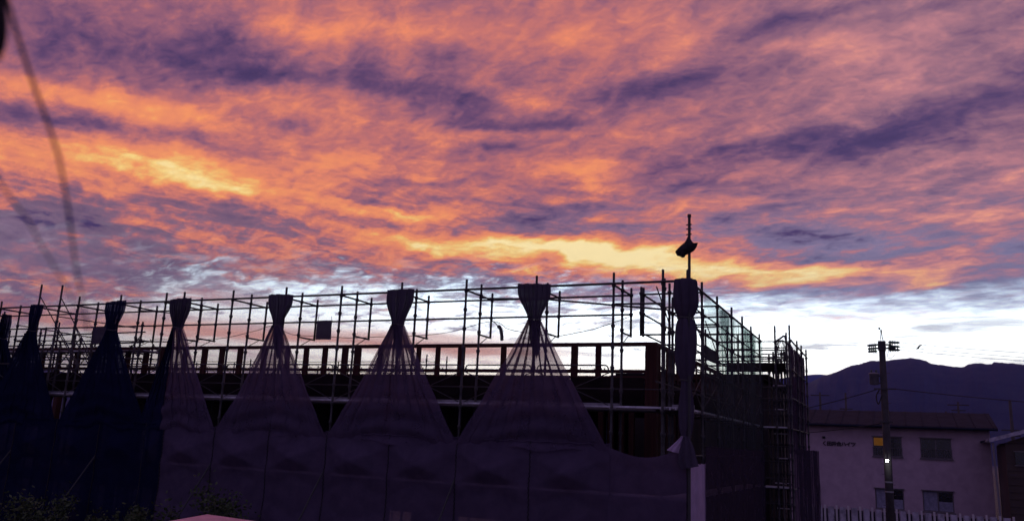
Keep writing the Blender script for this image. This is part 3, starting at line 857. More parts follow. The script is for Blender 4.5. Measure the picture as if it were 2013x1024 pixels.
# ------------------------------------------------------------------ nets
def gathered_net(xc, xl, xr, mat, seed, label, zt=8.19, zn=7.34, zb=4.60, topw=0.39, neck=0.15, y0=16.93, tail=True, split=None):
    """a net tied up to the middle post like a curtain: flat hem below, pleats drawn into a neck, loose bunch above"""
    rng = random.Random(seed)
    t = thing('gathered_net', label, 'net', (xc, y0, 0), 'nets gathered up on the front scaffold')
    waves = [(rng.uniform(7, 9.5), rng.uniform(0, 6.3), 0.036), (rng.uniform(12, 16), rng.uniform(0, 6.3), 0.022), (rng.uniform(21, 27), rng.uniform(0, 6.3), 0.009)]
    sway = rng.uniform(-0.05, 0.05)
    zn += rng.uniform(-0.05, 0.05)
    tilt = rng.uniform(-0.05, 0.05)
    skew = rng.uniform(-0.09, 0.09)
    topw *= rng.uniform(0.93, 1.07)
    def shape(nu, rows, upper, u0=0.0, u1=1.0):
        vs, fs = [], []
        for r in range(rows + 1):
            s = r / rows
            if upper:
                z = zt + (zn - zt) * s
                g = 1 - smoothstep(0.22, 1.02, s)
                hl = hr = neck + (topw - neck) * g
                fold, deep = 0.5 + 0.8 * s, 0.03 + 0.07 * s
                tt = 0
            else:
                z = zn + (zb - zn) * s ** 0.95
                tt = (zn - z) / (zn - zb)
                hl = neck + (xc - xl - neck) * tt
                hr = neck + (xr - xc - neck) * tt
                fold = max(0.0, 1 - tt) ** 0.75 * 1.35 + 0.05
                deep = 0.10 * (1 - tt) + 0.022
            for i in range(nu + 1):
                u = u0 + (u1 - u0) * i / nu
                f = sum(a * math.sin(6.283 * n * u + ph + 0.6 * math.sin(3 * s + ph)) for n, ph, a in waves)
                d = sum(a * math.cos(6.283 * n * u + ph * 1.7) for n, ph, a in waves) / 0.056
                uu = min(1.0, max(0.0, u + f * fold * min(1.0, 16 * u, 16 * (1 - u))))
                x = xc + sway * (1 - tt) + (-hl + (hl + hr) * uu)
                # sides of the tent are slack cloth: they sag slightly between post and neck
                if not upper:
                    e = abs(2 * uu - 1)
                    x -= math.copysign(0.012, uu - 0.5) * math.sin(math.pi * tt) * e ** 3
                belly = 0.09 * math.sqrt(max(0, 1 - (2 * uu - 1) ** 2)) * (1 - tt)
                y = y0 - belly * (1 if upper else 1) + deep * d * 0.55 + 0.05 * vnoise(u * 9, z * 2.1, seed)
                zz = z
                if upper:
                    zz += (1 - s) * (0.006 * math.sin(u * 21 + seed) + tilt * (u - 0.5))
                    x += skew * (1 - s) * 0.5
                else:
                    y -= tt ** 3 * 0.06 * math.sin(z * 15 + 9 * abs(u - 0.5 + skew) + seed) * math.sin(math.pi * u) + 0.05 * vnoise(u * 5 + z, z * 2 - u * 3, seed + 4)
                    zz += tt ** 5 * (0.045 * math.sin(u * 17 + seed) * math.sin(math.pi * u) - 0.05 * math.sin(math.pi * u))
                vs.append((x, y, zz))
        for r in range(rows):
            for i in range(nu):
                k = r * (nu + 1) + i
                fs.append((k, k + 1, k + nu + 2, k + nu + 1))
        return vs, fs
    vs, fs = shape(120, 14, True)
    put('top_bunch', mesh_new('top_bunch', vs, fs, 'roll' if mat != 'net_blue' else 'net_blue', True), None, t)
    if split is None:
        vs, fs = shape(220, 46, False)
        put('skirt', mesh_new('skirt', vs, fs, mat, True), None, t)
    else:
        vs, fs = shape(90, 46, False, 0.0, split)
        put('skirt', mesh_new('skirt', vs, fs, 'net_blue', True), None, t)
        vs, fs = shape(150, 46, False, split - 0.01, 1.0)
        put('skirt', mesh_new('skirt', vs, fs, mat, True), None, t)
    # tie cord round the neck
    ring = [(xc + sway + (neck + 0.02) * math.cos(a), y0 - 0.03 + 0.105 * math.sin(a), zn + 0.012 * math.sin(3 * a)) for a in [6.283 * q / 20 for q in range(21)]]
    put('tie_cord', tube_mesh('tie_cord', ring, 0.011, 'cord', 6), None, t)
    if tail:      # loose end of cloth hanging inside from the tie
        vs, fs = [], []
        w = 0.15
        L = 0.80 + rng.uniform(-0.1, 0.15)
        for r in range(13):
            s = r / 12
            hw = w * (1 - 0.25 * s) if s < 0.75 else w * 0.81 * (1 - (s - 0.75) / 0.27)
            for i in range(13):
                u = i / 12 * 2 - 1
                vs.append((xc + sway + 0.02 * s + hw * u + 0.03 * s * (1 if s > 0.7 else 0), y0 + 0.03 + 0.035 * math.cos(u * 9 + s * 2), zn - L * s - 0.05 * u * s))
        for r in range(12):
            for i in range(12):
                k = r * 13 + i
                fs.append((k, k + 1, k + 14, k + 13))
        put('loose_end', mesh_new('loose_end', vs, fs, 'roll', True), None, t)
    return t

gathered_net(-7.33, -9.13, -5.53, 'net', 1, 'purple grey net gathered like a tent, first from the tall corner pole')
gathered_net(-10.93, -12.73, -9.13, 'net', 2, 'purple grey net gathered like a tent, second from the tall corner pole')
gathered_net(-14.53, -16.33, -12.73, 'net', 3, 'purple grey net gathered like a tent, third from the tall corner pole')
gathered_net(-18.13, -19.2, -16.33, 'net', 4, 'gathered net half navy blue and half purple grey, where the two colours meet', split=0.34, tail=False)
gathered_net(-20.66, -22.42, -18.82, 'net_blue', 5, 'navy blue net gathered like a tent, next to the two-coloured gathered net', tail=False)
gathered_net(-24.15, -26.02, -22.42, 'net_blue', 6, 'navy blue net gathered like a tent under the tallest post of the far scaffold end', topw=0.30, tail=False)
gathered_net(-26.05, -27.9, -24.3, 'net_blue', 7, 'navy blue net gathered at the last bay of the scaffold end', zt=8.0, zn=7.2, topw=0.24, y0=17.35, tail=False)

def flat_net(name, a, b, zt, zb, mat, label, cat, group, seed, nu=28, nv=36, bow=0.05, scallop=0.03, off=(0, 0), pleats=0.0, crease=0.0, lacing=False):
    """an upright net panel between two posts, slack and wrinkled"""
    a, b = Vector((a[0] + off[0], a[1] + off[1], 0)), Vector((b[0] + off[0], b[1] + off[1], 0))
    d = (b - a)
    nrm = Vector((d.y, -d.x, 0)).normalized()
    vs, fs = [], []
    for r in range(nv + 1):
        s = r / nv
        for i in range(nu + 1):
            u = i / nu
            z = zt + (zb - zt) * s - scallop * abs(math.sin(math.pi * u * 4)) * (1 - s) ** 6
            k = bow * math.sin(math.pi * u) * (0.35 + 0.65 * math.sin(math.pi * s))
            for dk in (3.70, 1.90) if crease else ():      # the cloth is drawn tight over the crossed braces behind it
                for zd in (dk + 0.04 + 0.68 * u, dk + 0.72 - 0.68 * u):
                    k += crease * max(0.0, 1 - abs(z - zd) / 0.42) * math.sin(math.pi * min(1, max(0, 0.08 + 0.84 * u)))
            k += 0.05 * vnoise(u * 3 + seed, z * 0.9, seed) * math.sin(math.pi * u) + 0.018 * vnoise(u * 11, z * 3.1, seed + 5)
            k += 0.02 * vnoise((u * 4 + z * 1.3), (z - u * 2) * 2.0, seed + 8) * math.sin(math.pi * u)
            k += pleats * math.sin(u * 34 + 2 * math.sin(seed + u * 5)) * (0.5 + 0.5 * (1 - s))
            p = a + d * u + nrm * k
            vs.append((p.x, p.y, z))
    for r in range(nv):
        for i in range(nu):
            k = r * (nu + 1) + i
            fs.append((k, k + 1, k + nu + 2, k + nu + 1))
    o = put(name, mesh_new(name, vs, fs, mat, True))
    if lacing:
        hem = [Vector(vs[i]) + nrm * 0.012 for i in range(nu + 1)]
        put('hem_cord', tube_mesh('hem_cord', hem, 0.014, mat, 6), None, o)
        edge = []
        for r in range(0, nv + 1):
            p = Vector(vs[r * (nu + 1)])
            edge.append(p + nrm * 0.02 + (b - a).normalized() * (0.03 + 0.02 * (r % 2)))
        put('lacing_cord', tube_mesh('lacing_cord', edge, 0.012, 'black', 5), None, o)
    return tag(o, label, cat, group)

low = [-5.53 - 1.8 * k for k in range(8)] + [-18.82]
for k in range(7):
    flat_net('flat_net', (low[k + 1] - 0.02, 16.965 - 0.006 * (k % 2)), (low[k] + 0.02, 16.965 - 0.006 * (k % 2)), 4.74, 0.25, 'net_low',
             'flat purple net closing the %s low bay beyond the sagging net by the corner pole' % ORD[k], 'net', 'flat nets closing the lower scaffold bays', k, nu=44, nv=90, crease=0.15, lacing=True)
blue = [-18.13, -18.82, -20.62, -22.42, -24.22, -26.02, -27.82]
for k in range(6):
    flat_net('flat_net', (blue[k + 1] - 0.02, 16.95 - 0.006 * (k % 2)), (blue[k] + 0.02, 16.95 - 0.006 * (k % 2)), 4.76, 0.25, 'net_blue',
             'flat navy blue net closing the %s low bay from where purple turns to blue' % ORD[k], 'net', 'flat nets closing the lower scaffold bays', 20 + k, nu=44, nv=90, crease=0.10, lacing=True)
# last bay before the corner: its top edge has slipped and sags
vs, fs = [], []
nu, nv = 40, 40
for r in range(nv + 1):
    s = r / nv
    for i in range(nu + 1):
        u = i / nu
        x = -5.53 + (XO + 5.53 + 0.0) * u
        top = 4.66 - 0.17 * math.sin(math.pi * u) ** 1.2 + 0.08 * u ** 3
        z = top + (0.25 - top) * s
        roll = 0.07 * math.exp(-((top - z - 0.06) / 0.07) ** 2)             # rolled hem
        y = 16.95 - roll - 0.04 * math.sin(math.pi * u) - 0.05 * vnoise(u * 4, z * 1.5, 41) - 0.02 * vnoise(u * 12, z * 4, 42)
        vs.append((x, y, z))
for r in range(nv):
    for i in range(nu):
        k = r * (nu + 1) + i
        fs.append((k, k + 1, k + nu + 2, k + nu + 1))
tag(put('sagging_net', mesh_new('sagging_net', vs, fs, 'net_low', True)), 'purple net with a slipped sagging top edge beside the corner pole', 'net')

# side face: pale sheet on the first bay, netting above and below on the others
flat_net('pale_sheet', (XO + 0.05, YO - 0.03), (XO + 0.05, YR[1] + 0.06), 4.42, 0.1, 'sheet', 'pale lilac sheet wrapped round the corner below the knotted net', 'sheet', None, 51, bow=0.06, scallop=0.02, pleats=0.012)
for k in range(1, 6):
    flat_net('side_net', (XO + 0.06, YR[k]), (XO + 0.06, YR[k + 1]), 8.12, 4.75, 'net_green',
             'see-through grey green net on the receding side scaffold, %s bay from the corner' % ORD[k - 1], 'net', 'nets on the receding side scaffold', 60 + k, bow=0.03, pleats=(0.0, 0.05, 0.02, 0.06, 0.0)[k - 1], nu=48)
    flat_net('side_net', (XO + 0.07, YR[k]), (XO + 0.07, YR[k + 1]), 4.80, 0.2, 'net_dark',
             'dark lower net on the receding side scaffold, %s bay from the pale sheet' % ORD[k - 1], 'net', 'nets on the receding side scaffold', 70 + k, bow=0.04)
for k in range(3):
    flat_net('wing_net', (XW + 0.03, YW[k]), (XW + 0.03, YW[k + 1]), 8.12, 4.7, 'net_dark',
             'charcoal net on the far wing scaffold, %s bay behind the coiled ropes' % ORD[k], 'net', 'nets on the far wing scaffold', 80 + k, bow=0.03, pleats=0.035, nu=48)
    flat_net('wing_net', (XW + 0.04 + 0.13 * k, YW[k]), (XW + 0.17 + 0.13 * k, YW[k + 1]), 4.86, 0.1, 'net_dark',
             'charcoal lower net flaring out from the far wing scaffold, %s bay behind the coiled ropes' % ORD[k], 'net', 'nets on the far wing scaffold', 90 + k, bow=0.03, pleats=0.035, nu=48)

# ------------------------------------------------------------------ corner pole with its knotted net
cp = thing('corner_pole', 'tall thin pole rising above the scaffold corner with a cloth bundle tied on', 'pole', (-3.86, 16.93, 0))
rod('shaft', (-3.86, 16.93, 0.0), (-3.84, 16.93, 9.50), 0.030, 'steel', cp, 10)
rod('pole_cap', (-3.84, 16.93, 9.501), (-3.84, 16.93, 9.56), 0.040, 'steel', cp, 10)
for z in (9.12, 9.24, 9.33):
    rod('clamp', (-3.905, 16.93, z), (-3.79, 16.93, z + 0.01), 0.014, 'steel', cp, 6)

def cloth_lump(name, outline, depth, mat, parent=None):
    """a closed bundle of cloth: outline in X/Z, puffed out in Y with creases"""
    n = len(outline)
    cx = sum(p[0] for p in outline) / n
    cz = sum(p[1] for p in outline) / n
    yb = outline[0][2]
    vs, fs = [], []
    layers = [(-1.0, 0.35), (-0.75, 0.72), (-0.35, 0.95), (0.0, 1.0), (0.35, 0.95), (0.75, 0.72), (1.0, 0.35)]
    for d, s in layers:
        for i, (x, z, _) in enumerate(outline):
            w = 0.02 * vnoise(i * 1.7, d * 3, 5)
            vs.append((cx + (x - cx) * s + w, yb + d * depth + 0.02 * vnoise(i * 2.3, d * 5, 9), cz + (z - cz) * s + w))
    for k in range(len(layers) - 1):
        for i in range(n):
            j = (i + 1) % n
            fs.append((k * n + i, k * n + j, (k + 1) * n + j, (k + 1) * n + i))
    fs.append(tuple(range(n))[::-1])
    fs.append(tuple(range((len(layers) - 1) * n, len(layers) * n)))
    return put(name, mesh_new(name, vs, fs, mat), None, parent)

yb = 16.92
bag = [(-3.85, 9.09), (-3.815, 9.05), (-3.78, 8.97), (-3.73, 8.925), (-3.655, 8.93), (-3.69, 8.84), (-3.74, 8.77), (-3.81, 8.725), (-3.88, 8.70), (-3.93, 8.685), (-3.955, 8.635),
       (-4.00, 8.625), (-4.03, 8.655), (-4.09, 8.68), (-4.135, 8.765), (-4.09, 8.81), (-4.02, 8.88), (-3.95, 8.935), (-3.90, 8.99), (-3.87, 9.06)]
tag(cloth_lump('cloth_bundle', [(x, z, yb) for x, z in bag], 0.13, 'black'), 'black cloth bundle hanging high on the tall corner pole', 'bundle')

# rolled-up net tied to the corner post in three lengths, knotted at the bottom
def rolled_net(prof, cx, cy, mat, parent, seed, name):
    vs, fs = [], []
    n = 56
    prof = smoothpath([(r, 0, z) for r, z in prof], 5)
    for q, p in enumerate(prof):
        r, z = max(0.03, p.x), p.z
        for i in range(n):
            a = 6.283 * i / n
            pl = 1 + 0.13 * math.sin(a * 7 + 0.8 * math.sin(z * 3 + seed)) + 0.08 * math.sin(a * 13 + z * 2 + seed) + 0.10 * vnoise(a * 1.5, z * 2.5, seed)
            dx_ = 0.035 * vnoise(z * 1.7, 3.0, seed)
            vs.append((cx + dx_ + r * pl * math.cos(a), cy + 0.8 * r * pl * math.sin(a), z))
    for k in range(len(prof) - 1):
        for i in range(n):
            j = (i + 1) % n
            fs.append((k * n + i, k * n + j, (k + 1) * n + j, (k + 1) * n + i))
    return put(name, mesh_new(name, vs, fs, mat, True), None, parent)

rn = thing('rolled_net', 'rolled net strapped down the corner post in three puffed lengths', 'net', (-3.92, 17.0, 4.3))
rolled_net([(0.10, 8.19), (0.20, 8.16), (0.225, 8.02), (0.235, 7.8), (0.225, 7.62), (0.18, 7.46), (0.125, 7.36)], -3.95, 17.0, 'roll', rn, 1, 'upper_roll')
rolled_net([(0.125, 7.36), (0.17, 7.24), (0.20, 7.0), (0.205, 6.75), (0.195, 6.45), (0.155, 6.22), (0.095, 6.08)], -3.93, 17.0, 'roll', rn, 2, 'middle_roll')
rolled_net([(0.095, 6.08), (0.10, 5.95), (0.135, 5.6), (0.14, 5.35), (0.125, 5.12), (0.09, 4.95)], -3.93, 17.0, 'roll', rn, 3, 'lower_roll')
for z, r in ((7.36, 0.13), (6.07, 0.10), (4.94, 0.095)):
    ring = [(-3.94 + (r + 0.012) * math.cos(a), 17.0 + (0.8 * r + 0.012) * math.sin(a), z + 0.01 * math.sin(2 * a)) for a in [6.283 * q / 18 for q in range(19)]]
    put('strap', tube_mesh('strap', ring, 0.014, 'cord', 6), None, rn)
# splayed ends of the cloth under the last strap
def wing_cloth(name, top, pts_left, pts_right, mat, parent, seed):
    vs, fs = [], []
    rows = len(pts_left)
    n = 14
    for r in range(rows):
        L, Rr = Vector(pts_left[r]), Vector(pts_right[r])
        for i in range(n + 1):
            u = i / n
            p = L.lerp(Rr, u)
            p.y += -0.07 * math.sin(math.pi * u) + 0.03 * math.sin(u * 16 + r * 0.6 + seed)
            vs.append(p)
    for r in range(rows - 1):
        for i in range(n):
            k = r * (n + 1) + i
            fs.append((k, k + 1, k + n + 2, k + n + 1))
    return put(name, mesh_new(name, vs, fs, mat, True), None, parent)
wing_cloth('splayed_end', None, [(-4.02, 16.94, 4.95), (-4.12, 16.90, 4.84), (-4.22, 16.88, 4.74), (-4.30, 16.88, 4.67)], [(-3.92, 16.92, 4.95), (-3.93, 16.86, 4.82), (-3.96, 16.84, 4.70), (-3.97, 16.84, 4.60)], 'sheet', rn, 1)
wing_cloth('splayed_end', None, [(-3.97, 16.90, 4.95), (-4.00, 16.84, 4.80), (-4.04, 16.82, 4.62), (-4.06, 16.83, 4.42), (-3.98, 16.84, 4.30)], [(-3.86, 16.90, 4.95), (-3.79, 16.84, 4.86), (-3.72, 16.82, 4.68), (-3.68, 16.83, 4.50), (-3.65, 16.84, 4.38)], 'roll', rn, 2)

# ------------------------------------------------------------------ hanging boards, ropes
def hanging_board(lo, hi, axis, label):
    t = thing('hanging_board', label, 'board', lo)
    lo, hi = Vector(lo), Vector(hi)
    vs, fs = [], []
    n = 10
    for r in range(n + 1):
        for i in range(n + 1):
            u, s = i / n, r / n
            p = Vector((lo.x + (hi.x - lo.x) * u, lo.y + (hi.y - lo.y) * u, hi.z + (lo.z - hi.z) * s))
            k = 0.025 * vnoise(u * 3, s * 3, 4) + 0.012 * math.sin(u * 9)
            p += Vector((0, k, 0)) if axis == 'x' else Vector((k, 0, 0))
            vs.append(p)
    for r in range(n):
        for i in range(n):
            k = r * (n + 1) + i
            fs.append((k, k + 1, k + n + 2, k + n + 1))
    put('panel', mesh_new('panel', vs, fs, 'roll', True), None, t)
    for u in (0.06, 0.94):
        p = lo.lerp(hi, u)
        rod('tie', (p.x, p.y, hi.z - 0.02), (p.x, p.y, hi.z + 0.10), 0.006, 'cord', t, 6)
    return t
hanging_board((-13.42, 17.03, 7.01), (-12.95, 17.03, 7.50), 'x', 'square dark cloth board tied under the guard rail, between the second and third gathered nets')
hanging_board((-22.25, 17.55, 7.05), (-21.62, 17.60, 7.55), 'x', 'square dark cloth board tied to posts beside the navy gathered nets')
hanging_board((-4.60, 22.0, 7.06), (-4.60, 23.9, 7.42), 'y', 'square dark cloth board hung inside the receding side scaffold')

def rope(name, pts, r, label, cat='rope', per=8, mat='cord'):
    return tag(put(name, tube_mesh(name, smoothpath(pts, per), r, mat, 6)), label, cat)
YP = 18.42
rope('safety_rope', [(-5.59, YP, 7.63), (-6.46, YP, 7.36), (-7.36, YP, 7.20)], 0.009, 'slack safety rope running down from the corner bay to the first gathered net')
rope('safety_rope', [(-7.36, YP, 7.2), (-8.02, YP, 7.28), (-8.64, YP, 7.39), (-9.14, YP, 7.60), (-10.36, YP, 7.34), (-11.56, YP, 7.26), (-12.51, YP, 7.25), (-13.32, YP, 7.23), (-14.17, YP, 7.28),
                     (-15.31, YP, 7.35), (-16.07, YP, 7.60), (-16.7, YP, 7.47), (-18.2, YP, 7.25), (-20.67, YP, 7.27)], 0.008, 'long safety rope sagging along the hung posts behind the gathered nets')
rt = thing('rope_tassel', 'short knotted rope tassel dangling between the first and second gathered nets', 'rope', (-9.0, YP, 7.1))
put('loop', tube_mesh('loop', smoothpath([(-9.12, YP, 7.62), (-9.02, YP, 7.55), (-8.95, YP, 7.47)], 6), 0.012, 'cord'), None, rt)
lump = smoothpath([(-8.95, YP, 7.48), (-8.88, YP, 7.42), (-8.85, YP, 7.32), (-8.83, YP, 7.22), (-8.825, YP, 7.12)], 6)
put('knotted_end', tube_mesh('knotted_end', lump, [0.03 + 0.022 * abs(math.sin(q * 1.1)) for q in range(len(lump))], 'cord', 8), None, rt)
rng = random.Random(5)
rope('rope_tassel', [(-16.07, YP, 7.60), (-15.9, YP, 7.52), (-15.78, YP, 7.44), (-15.66, YP, 7.36)], 0.022, 'thick twisted rope end by the third gathered net')
rc = thing('rope_coil', 'coil of ropes hung over the far scaffold corner', 'rope', (-3.3, YS - 0.06, 7.4))
for k in range(7):
    cx = -3.30 + rng.uniform(-0.06, 0.08)
    rx, rz = rng.uniform(0.06, 0.16), rng.uniform(0.22, 0.38)
    ring = [(cx + rx * math.sin(a), YS - 0.07 + 0.015 * k, 8.18 - rz + rz * math.cos(a)) for a in [6.283 * q / 22 for q in range(23)]]
    put('loop', tube_mesh('loop', ring, 0.010, 'cord', 5), None, rc)
put('drape', tube_mesh('drape', smoothpath([(-3.46, YS - 0.05, 8.30), (-3.40, YS - 0.06, 8.02), (-3.36, YS - 0.05, 7.8), (-3.34, YS - 0.05, 7.55)], 6), 0.012, 'cord', 5), None, rc)
put('drape', tube_mesh('drape', smoothpath([(-3.42, YS - 0.05, 8.15), (-3.3, YS - 0.08, 8.22), (-3.16, YS - 0.08, 8.30), (-3.10, YS - 0.05, 8.10), (-2.98, YS, 8.02)], 6), 0.030, 'cord', 6), None, rc)

# cord hanging from the frame of the camera's own window
def window_cord(pts, r0, r1, label):
    p = smoothpath(pts, 8)
    n = len(p)
    return tag(put('window_cord', tube_mesh('window_cord', p, [r0 + (r1 - r0) * q / (n - 1) for q in range(n)], 'black', 6)), label, 'cord')
window_cord([(-0.331, 0.150, 4.985), (-0.3315, 0.172, 4.925), (-0.331, 0.196, 4.872), (-0.330, 0.212, 4.842), (-0.329, 0.228, 4.815), (-0.330, 0.240, 4.787), (-0.330, 0.246, 4.769), (-0.330, 0.253, 4.752), (-0.330, 0.262, 4.73)],
            0.0011, 0.0003, 'thin soft-focus cord slanting down close outside the window')
window_cord([(-0.375, 0.19, 4.84), (-0.352, 0.212, 4.808), (-0.3485, 0.222, 4.796), (-0.343, 0.230, 4.785), (-0.340, 0.235, 4.776), (-0.337, 0.242, 4.766), (-0.334, 0.249, 4.755), (-0.331, 0.258, 4.742)],
            0.0005, 0.0003, 'second thinner soft-focus cord crossing to meet the slanting cord')
hk = thing('cord_hook', 'dark blurred hook at the window edge where the slanting cord is fixed', 'hook', (-0.336, 0.198, 4.85))
put('hook_body', tube_mesh('hook_body', smoothpath([(-0.3300, 0.183, 4.895), (-0.3335, 0.1935, 4.868), (-0.3362, 0.198, 4.856), (-0.3385, 0.2005, 4.847)], 6), [0.0020 + 0.0022 * math.sin(math.pi * min(1, q / 18)) for q in range(19)], 'black', 8), None, hk)
put('hook_eye', tube_mesh('hook_eye', [(-0.3325 + 0.004 * math.cos(a), 0.192, 4.876 + 0.004 * math.sin(a)) for a in [6.283 * q / 14 for q in range(15)]], 0.0010, 'black', 5), None, hk)

# ------------------------------------------------------------------ pink apartment house
def wall_with_holes(name, x0, x1, z0, z1, y0, y1, holes, mat, parent):
    xs = sorted({x0, x1, *[h[0] for h in holes], *[h[1] for h in holes]})
    zs = sorted({z0, z1, *[h[2] for h in holes], *[h[3] for h in holes]})
    bm = bmesh.new()
    def inside(cx, cz):
        return any(h[0] < cx < h[1] and h[2] < cz < h[3] for h in holes)
    V = {}
    def v(i, j, k):
        key = (i, j, k)
        if key not in V:
            V[key] = bm.verts.new((xs[i], (y0, y1)[k], zs[j]))
        return V[key]
    solid = {(i, j) for i in range(len(xs) - 1) for j in range(len(zs) - 1) if not inside((xs[i] + xs[i + 1]) / 2, (zs[j] + zs[j + 1]) / 2)}
    for i, j in solid:
        bm.faces.new((v(i, j, 0), v(i + 1, j, 0), v(i + 1, j + 1, 0), v(i, j + 1, 0)))
        bm.faces.new((v(i, j, 1), v(i, j + 1, 1), v(i + 1, j + 1, 1), v(i + 1, j, 1)))
        if (i - 1, j) not in solid:
            bm.faces.new((v(i, j, 0), v(i, j + 1, 0), v(i, j + 1, 1), v(i, j, 1)))
        if (i + 1, j) not in solid:
            bm.faces.new((v(i + 1, j, 0), v(i + 1, j, 1), v(i + 1, j + 1, 1), v(i + 1, j + 1, 0)))
        if (i, j - 1) not in solid:
            bm.faces.new((v(i, j, 0), v(i, j, 1), v(i + 1, j, 1), v(i + 1, j, 0)))
        if (i, j + 1) not in solid:
            bm.faces.new((v(i, j + 1, 0), v(i + 1, j + 1, 0), v(i + 1, j + 1, 1), v(i, j + 1, 1)))
    me = bpy.data.meshes.new(name)
    bm.to_mesh(me)
    bm.free()
    me.materials.append(M[mat])
    return put(name, me, None, parent)

YA = 55.0
apt = thing('apartment_house', 'two-storey pink rendered apartment house with dark lettering and one lit window', 'house', (0, YA + 4, 0))
wins = [(-1.53, 0.04, 4.80, 5.93), (1.02, 2.63, 4.80, 5.93), (-1.53, 0.0, 1.80, 2.95), (0.98, 2.57, 1.83, 2.98)]
wall_with_holes('wall', -10.0, 4.60, 0.0, 6.62, YA, YA + 0.18, wins, 'pinkwall', apt)
box('side_wall', (4.42, YA + 0.182, 0.0), (4.60, YA + 7.5, 6.62), 'pinkwall', apt)
box('back_wall', (-10.0, YA + 7.5, 0.0), (4.60, YA + 7.68, 6.62), 'pinkwall', apt)
box('floor_sheet', (-9.9, YA + 0.19, 3.3), (4.4, YA + 7.4, 3.5), 'board', apt)
for q, (a, b, c, d) in enumerate(wins):
    wob = thing('window', '', '', (a, YA, c))
    for key in ('label', 'category'):
        if key in wob:
            del wob[key]
    wob.parent = apt
    wob.matrix_basis = WM[apt.name].inverted() @ WM[wob.name]
    yf = YA + 0.07
    mid = (a + b) / 2
    for lo, hi in (((a, yf, c), (a + 0.06, yf + 0.05, d)), ((b - 0.06, yf, c), (b, yf + 0.05, d)), ((a + 0.06, yf, d - 0.06), (b - 0.06, yf + 0.05, d)),
                   ((a + 0.06, yf, c), (b - 0.06, yf + 0.05, c + 0.06)), ((mid - 0.035, yf - 0.01, c + 0.06), (mid + 0.035, yf + 0.04, d - 0.06))):
        box('frame', lo, hi, 'frame', wob)
    for s0, s1 in ((a + 0.06, mid - 0.035), (mid + 0.035, b - 0.06)):
        lit_pane = q == 0 and s0 < mid - 0.1
        if lit_pane:
            box('pane', (s0, yf + 0.02, c + 0.62), (s1, yf + 0.03, d - 0.06), 'lit', wob)
            box('pane', (s0, yf + 0.02, c + 0.06), (s1, yf + 0.03, c + 0.615), 'glass', wob)
        elif q >= 2 and s0 < mid - 0.1:
            box('pane', (s0, yf + 0.02, c + 0.06), (s1, yf + 0.03, d - 0.06), 'curtain', wob)
        elif q >= 2:
            box('pane', (s0, yf + 0.02, c + 0.58), (s1, yf + 0.03, d - 0.06), 'glass', wob)
            box('pane', (s0, yf + 0.02, c + 0.06), (s1, yf + 0.03, c + 0.575), 'curtain', wob)
        else:
            box('pane', (s0, yf + 0.02, c + 0.06), (s1, yf + 0.03, d - 0.06), 'glass', wob)
    box('sill', (a - 0.06, YA - 0.09, c - 0.07), (b + 0.06, YA - 0.002, c - 0.003), 'frame', wob)
    box('window_hood', (a - 0.06, YA - 0.13, d + 0.004), (b + 0.06, YA - 0.002, d + 0.05), 'frame', wob)
    # railing across the lower half of the window
    if q < 2:
        for z in (c + 0.02, c + 0.50):
            rod('rail', (a - 0.03, YA - 0.07, z), (b + 0.03, YA - 0.07, z), 0.018, 'frame', wob, 6)
        for k in range(13):
            x = a + (b - a) * k / 12
            rod('baluster', (x, YA - 0.07, c), (x, YA - 0.07, c + 0.5), 0.010, 'frame', wob, 6)
# low-pitched roof with a deep eave
rv = [(-10.5, YA - 0.75, 6.60), (4.95, YA - 0.75, 6.60), (4.95, YA + 3.8, 7.62), (-10.5, YA + 3.8, 7.62), (-10.5, YA + 8.3, 6.60), (4.95, YA + 8.3, 6.60)]
dn = [(x, y, z - 0.16) for x, y, z in rv]
put('roof', mesh_new('roof', rv + dn, [(0, 1, 2, 3), (3, 2, 5, 4), (7, 6, 9, 8), (8, 9, 10, 11), (0, 6, 7, 1), (4, 5, 11, 10), (1, 7, 8, 2), (2, 8, 11, 5), (0, 3, 9, 6), (3, 4, 10, 9)], 'roofmetal'), None, apt)
for k in range(18):
    x = -10.3 + k * 0.885
    rod('roof_seam', (x, YA - 0.74, 6.615), (x, YA + 3.79, 7.635), 0.022, 'roofmetal', apt, 6)
rod('gutter', (-10.5, YA - 0.80, 6.52), (4.95, YA - 0.80, 6.52), 0.055, 'roofmetal', apt, 8)
rod('drain_pipe', (-4.62, YA - 0.06, 0.0), (-4.62, YA - 0.06, 3.0), 0.045, 'white', apt, 8)
# raised lettering on the wall
def letters(text, size, x, z, parent):
    cu = bpy.data.curves.new('lettering', 'FONT')
    cu.body = text
    cu.size = size
    cu.extrude = 0.02
    cu.offset = 0.009
    cu.resolution_u = 2
    tmp = bpy.data.objects.new('tmp', cu)
    COL.objects.link(tmp)
    dg = bpy.context.evaluated_depsgraph_get()
    dg.update()
    me = bpy.data.meshes.new_from_object(tmp.evaluated_get(dg))
    bpy.data.objects.remove(tmp)
    me.materials.clear()
    me.materials.append(M['letters'])
    put('letter', me, Matrix.Translation((x, YA - 0.03, z)) @ Matrix.Rotation(math.pi / 2, 4, 'X'), parent)
for k, ch in enumerate('く田井合ハイツ'):
    letters(ch, 0.29, -4.38 + 0.272 * k, 5.32, apt)
box('sign_mark', (-4.34, YA - 0.10, 5.70), (-4.18, YA - 0.003, 5.84), 'letters', apt)  # small dark mark of the sign above its first letter, no lamp

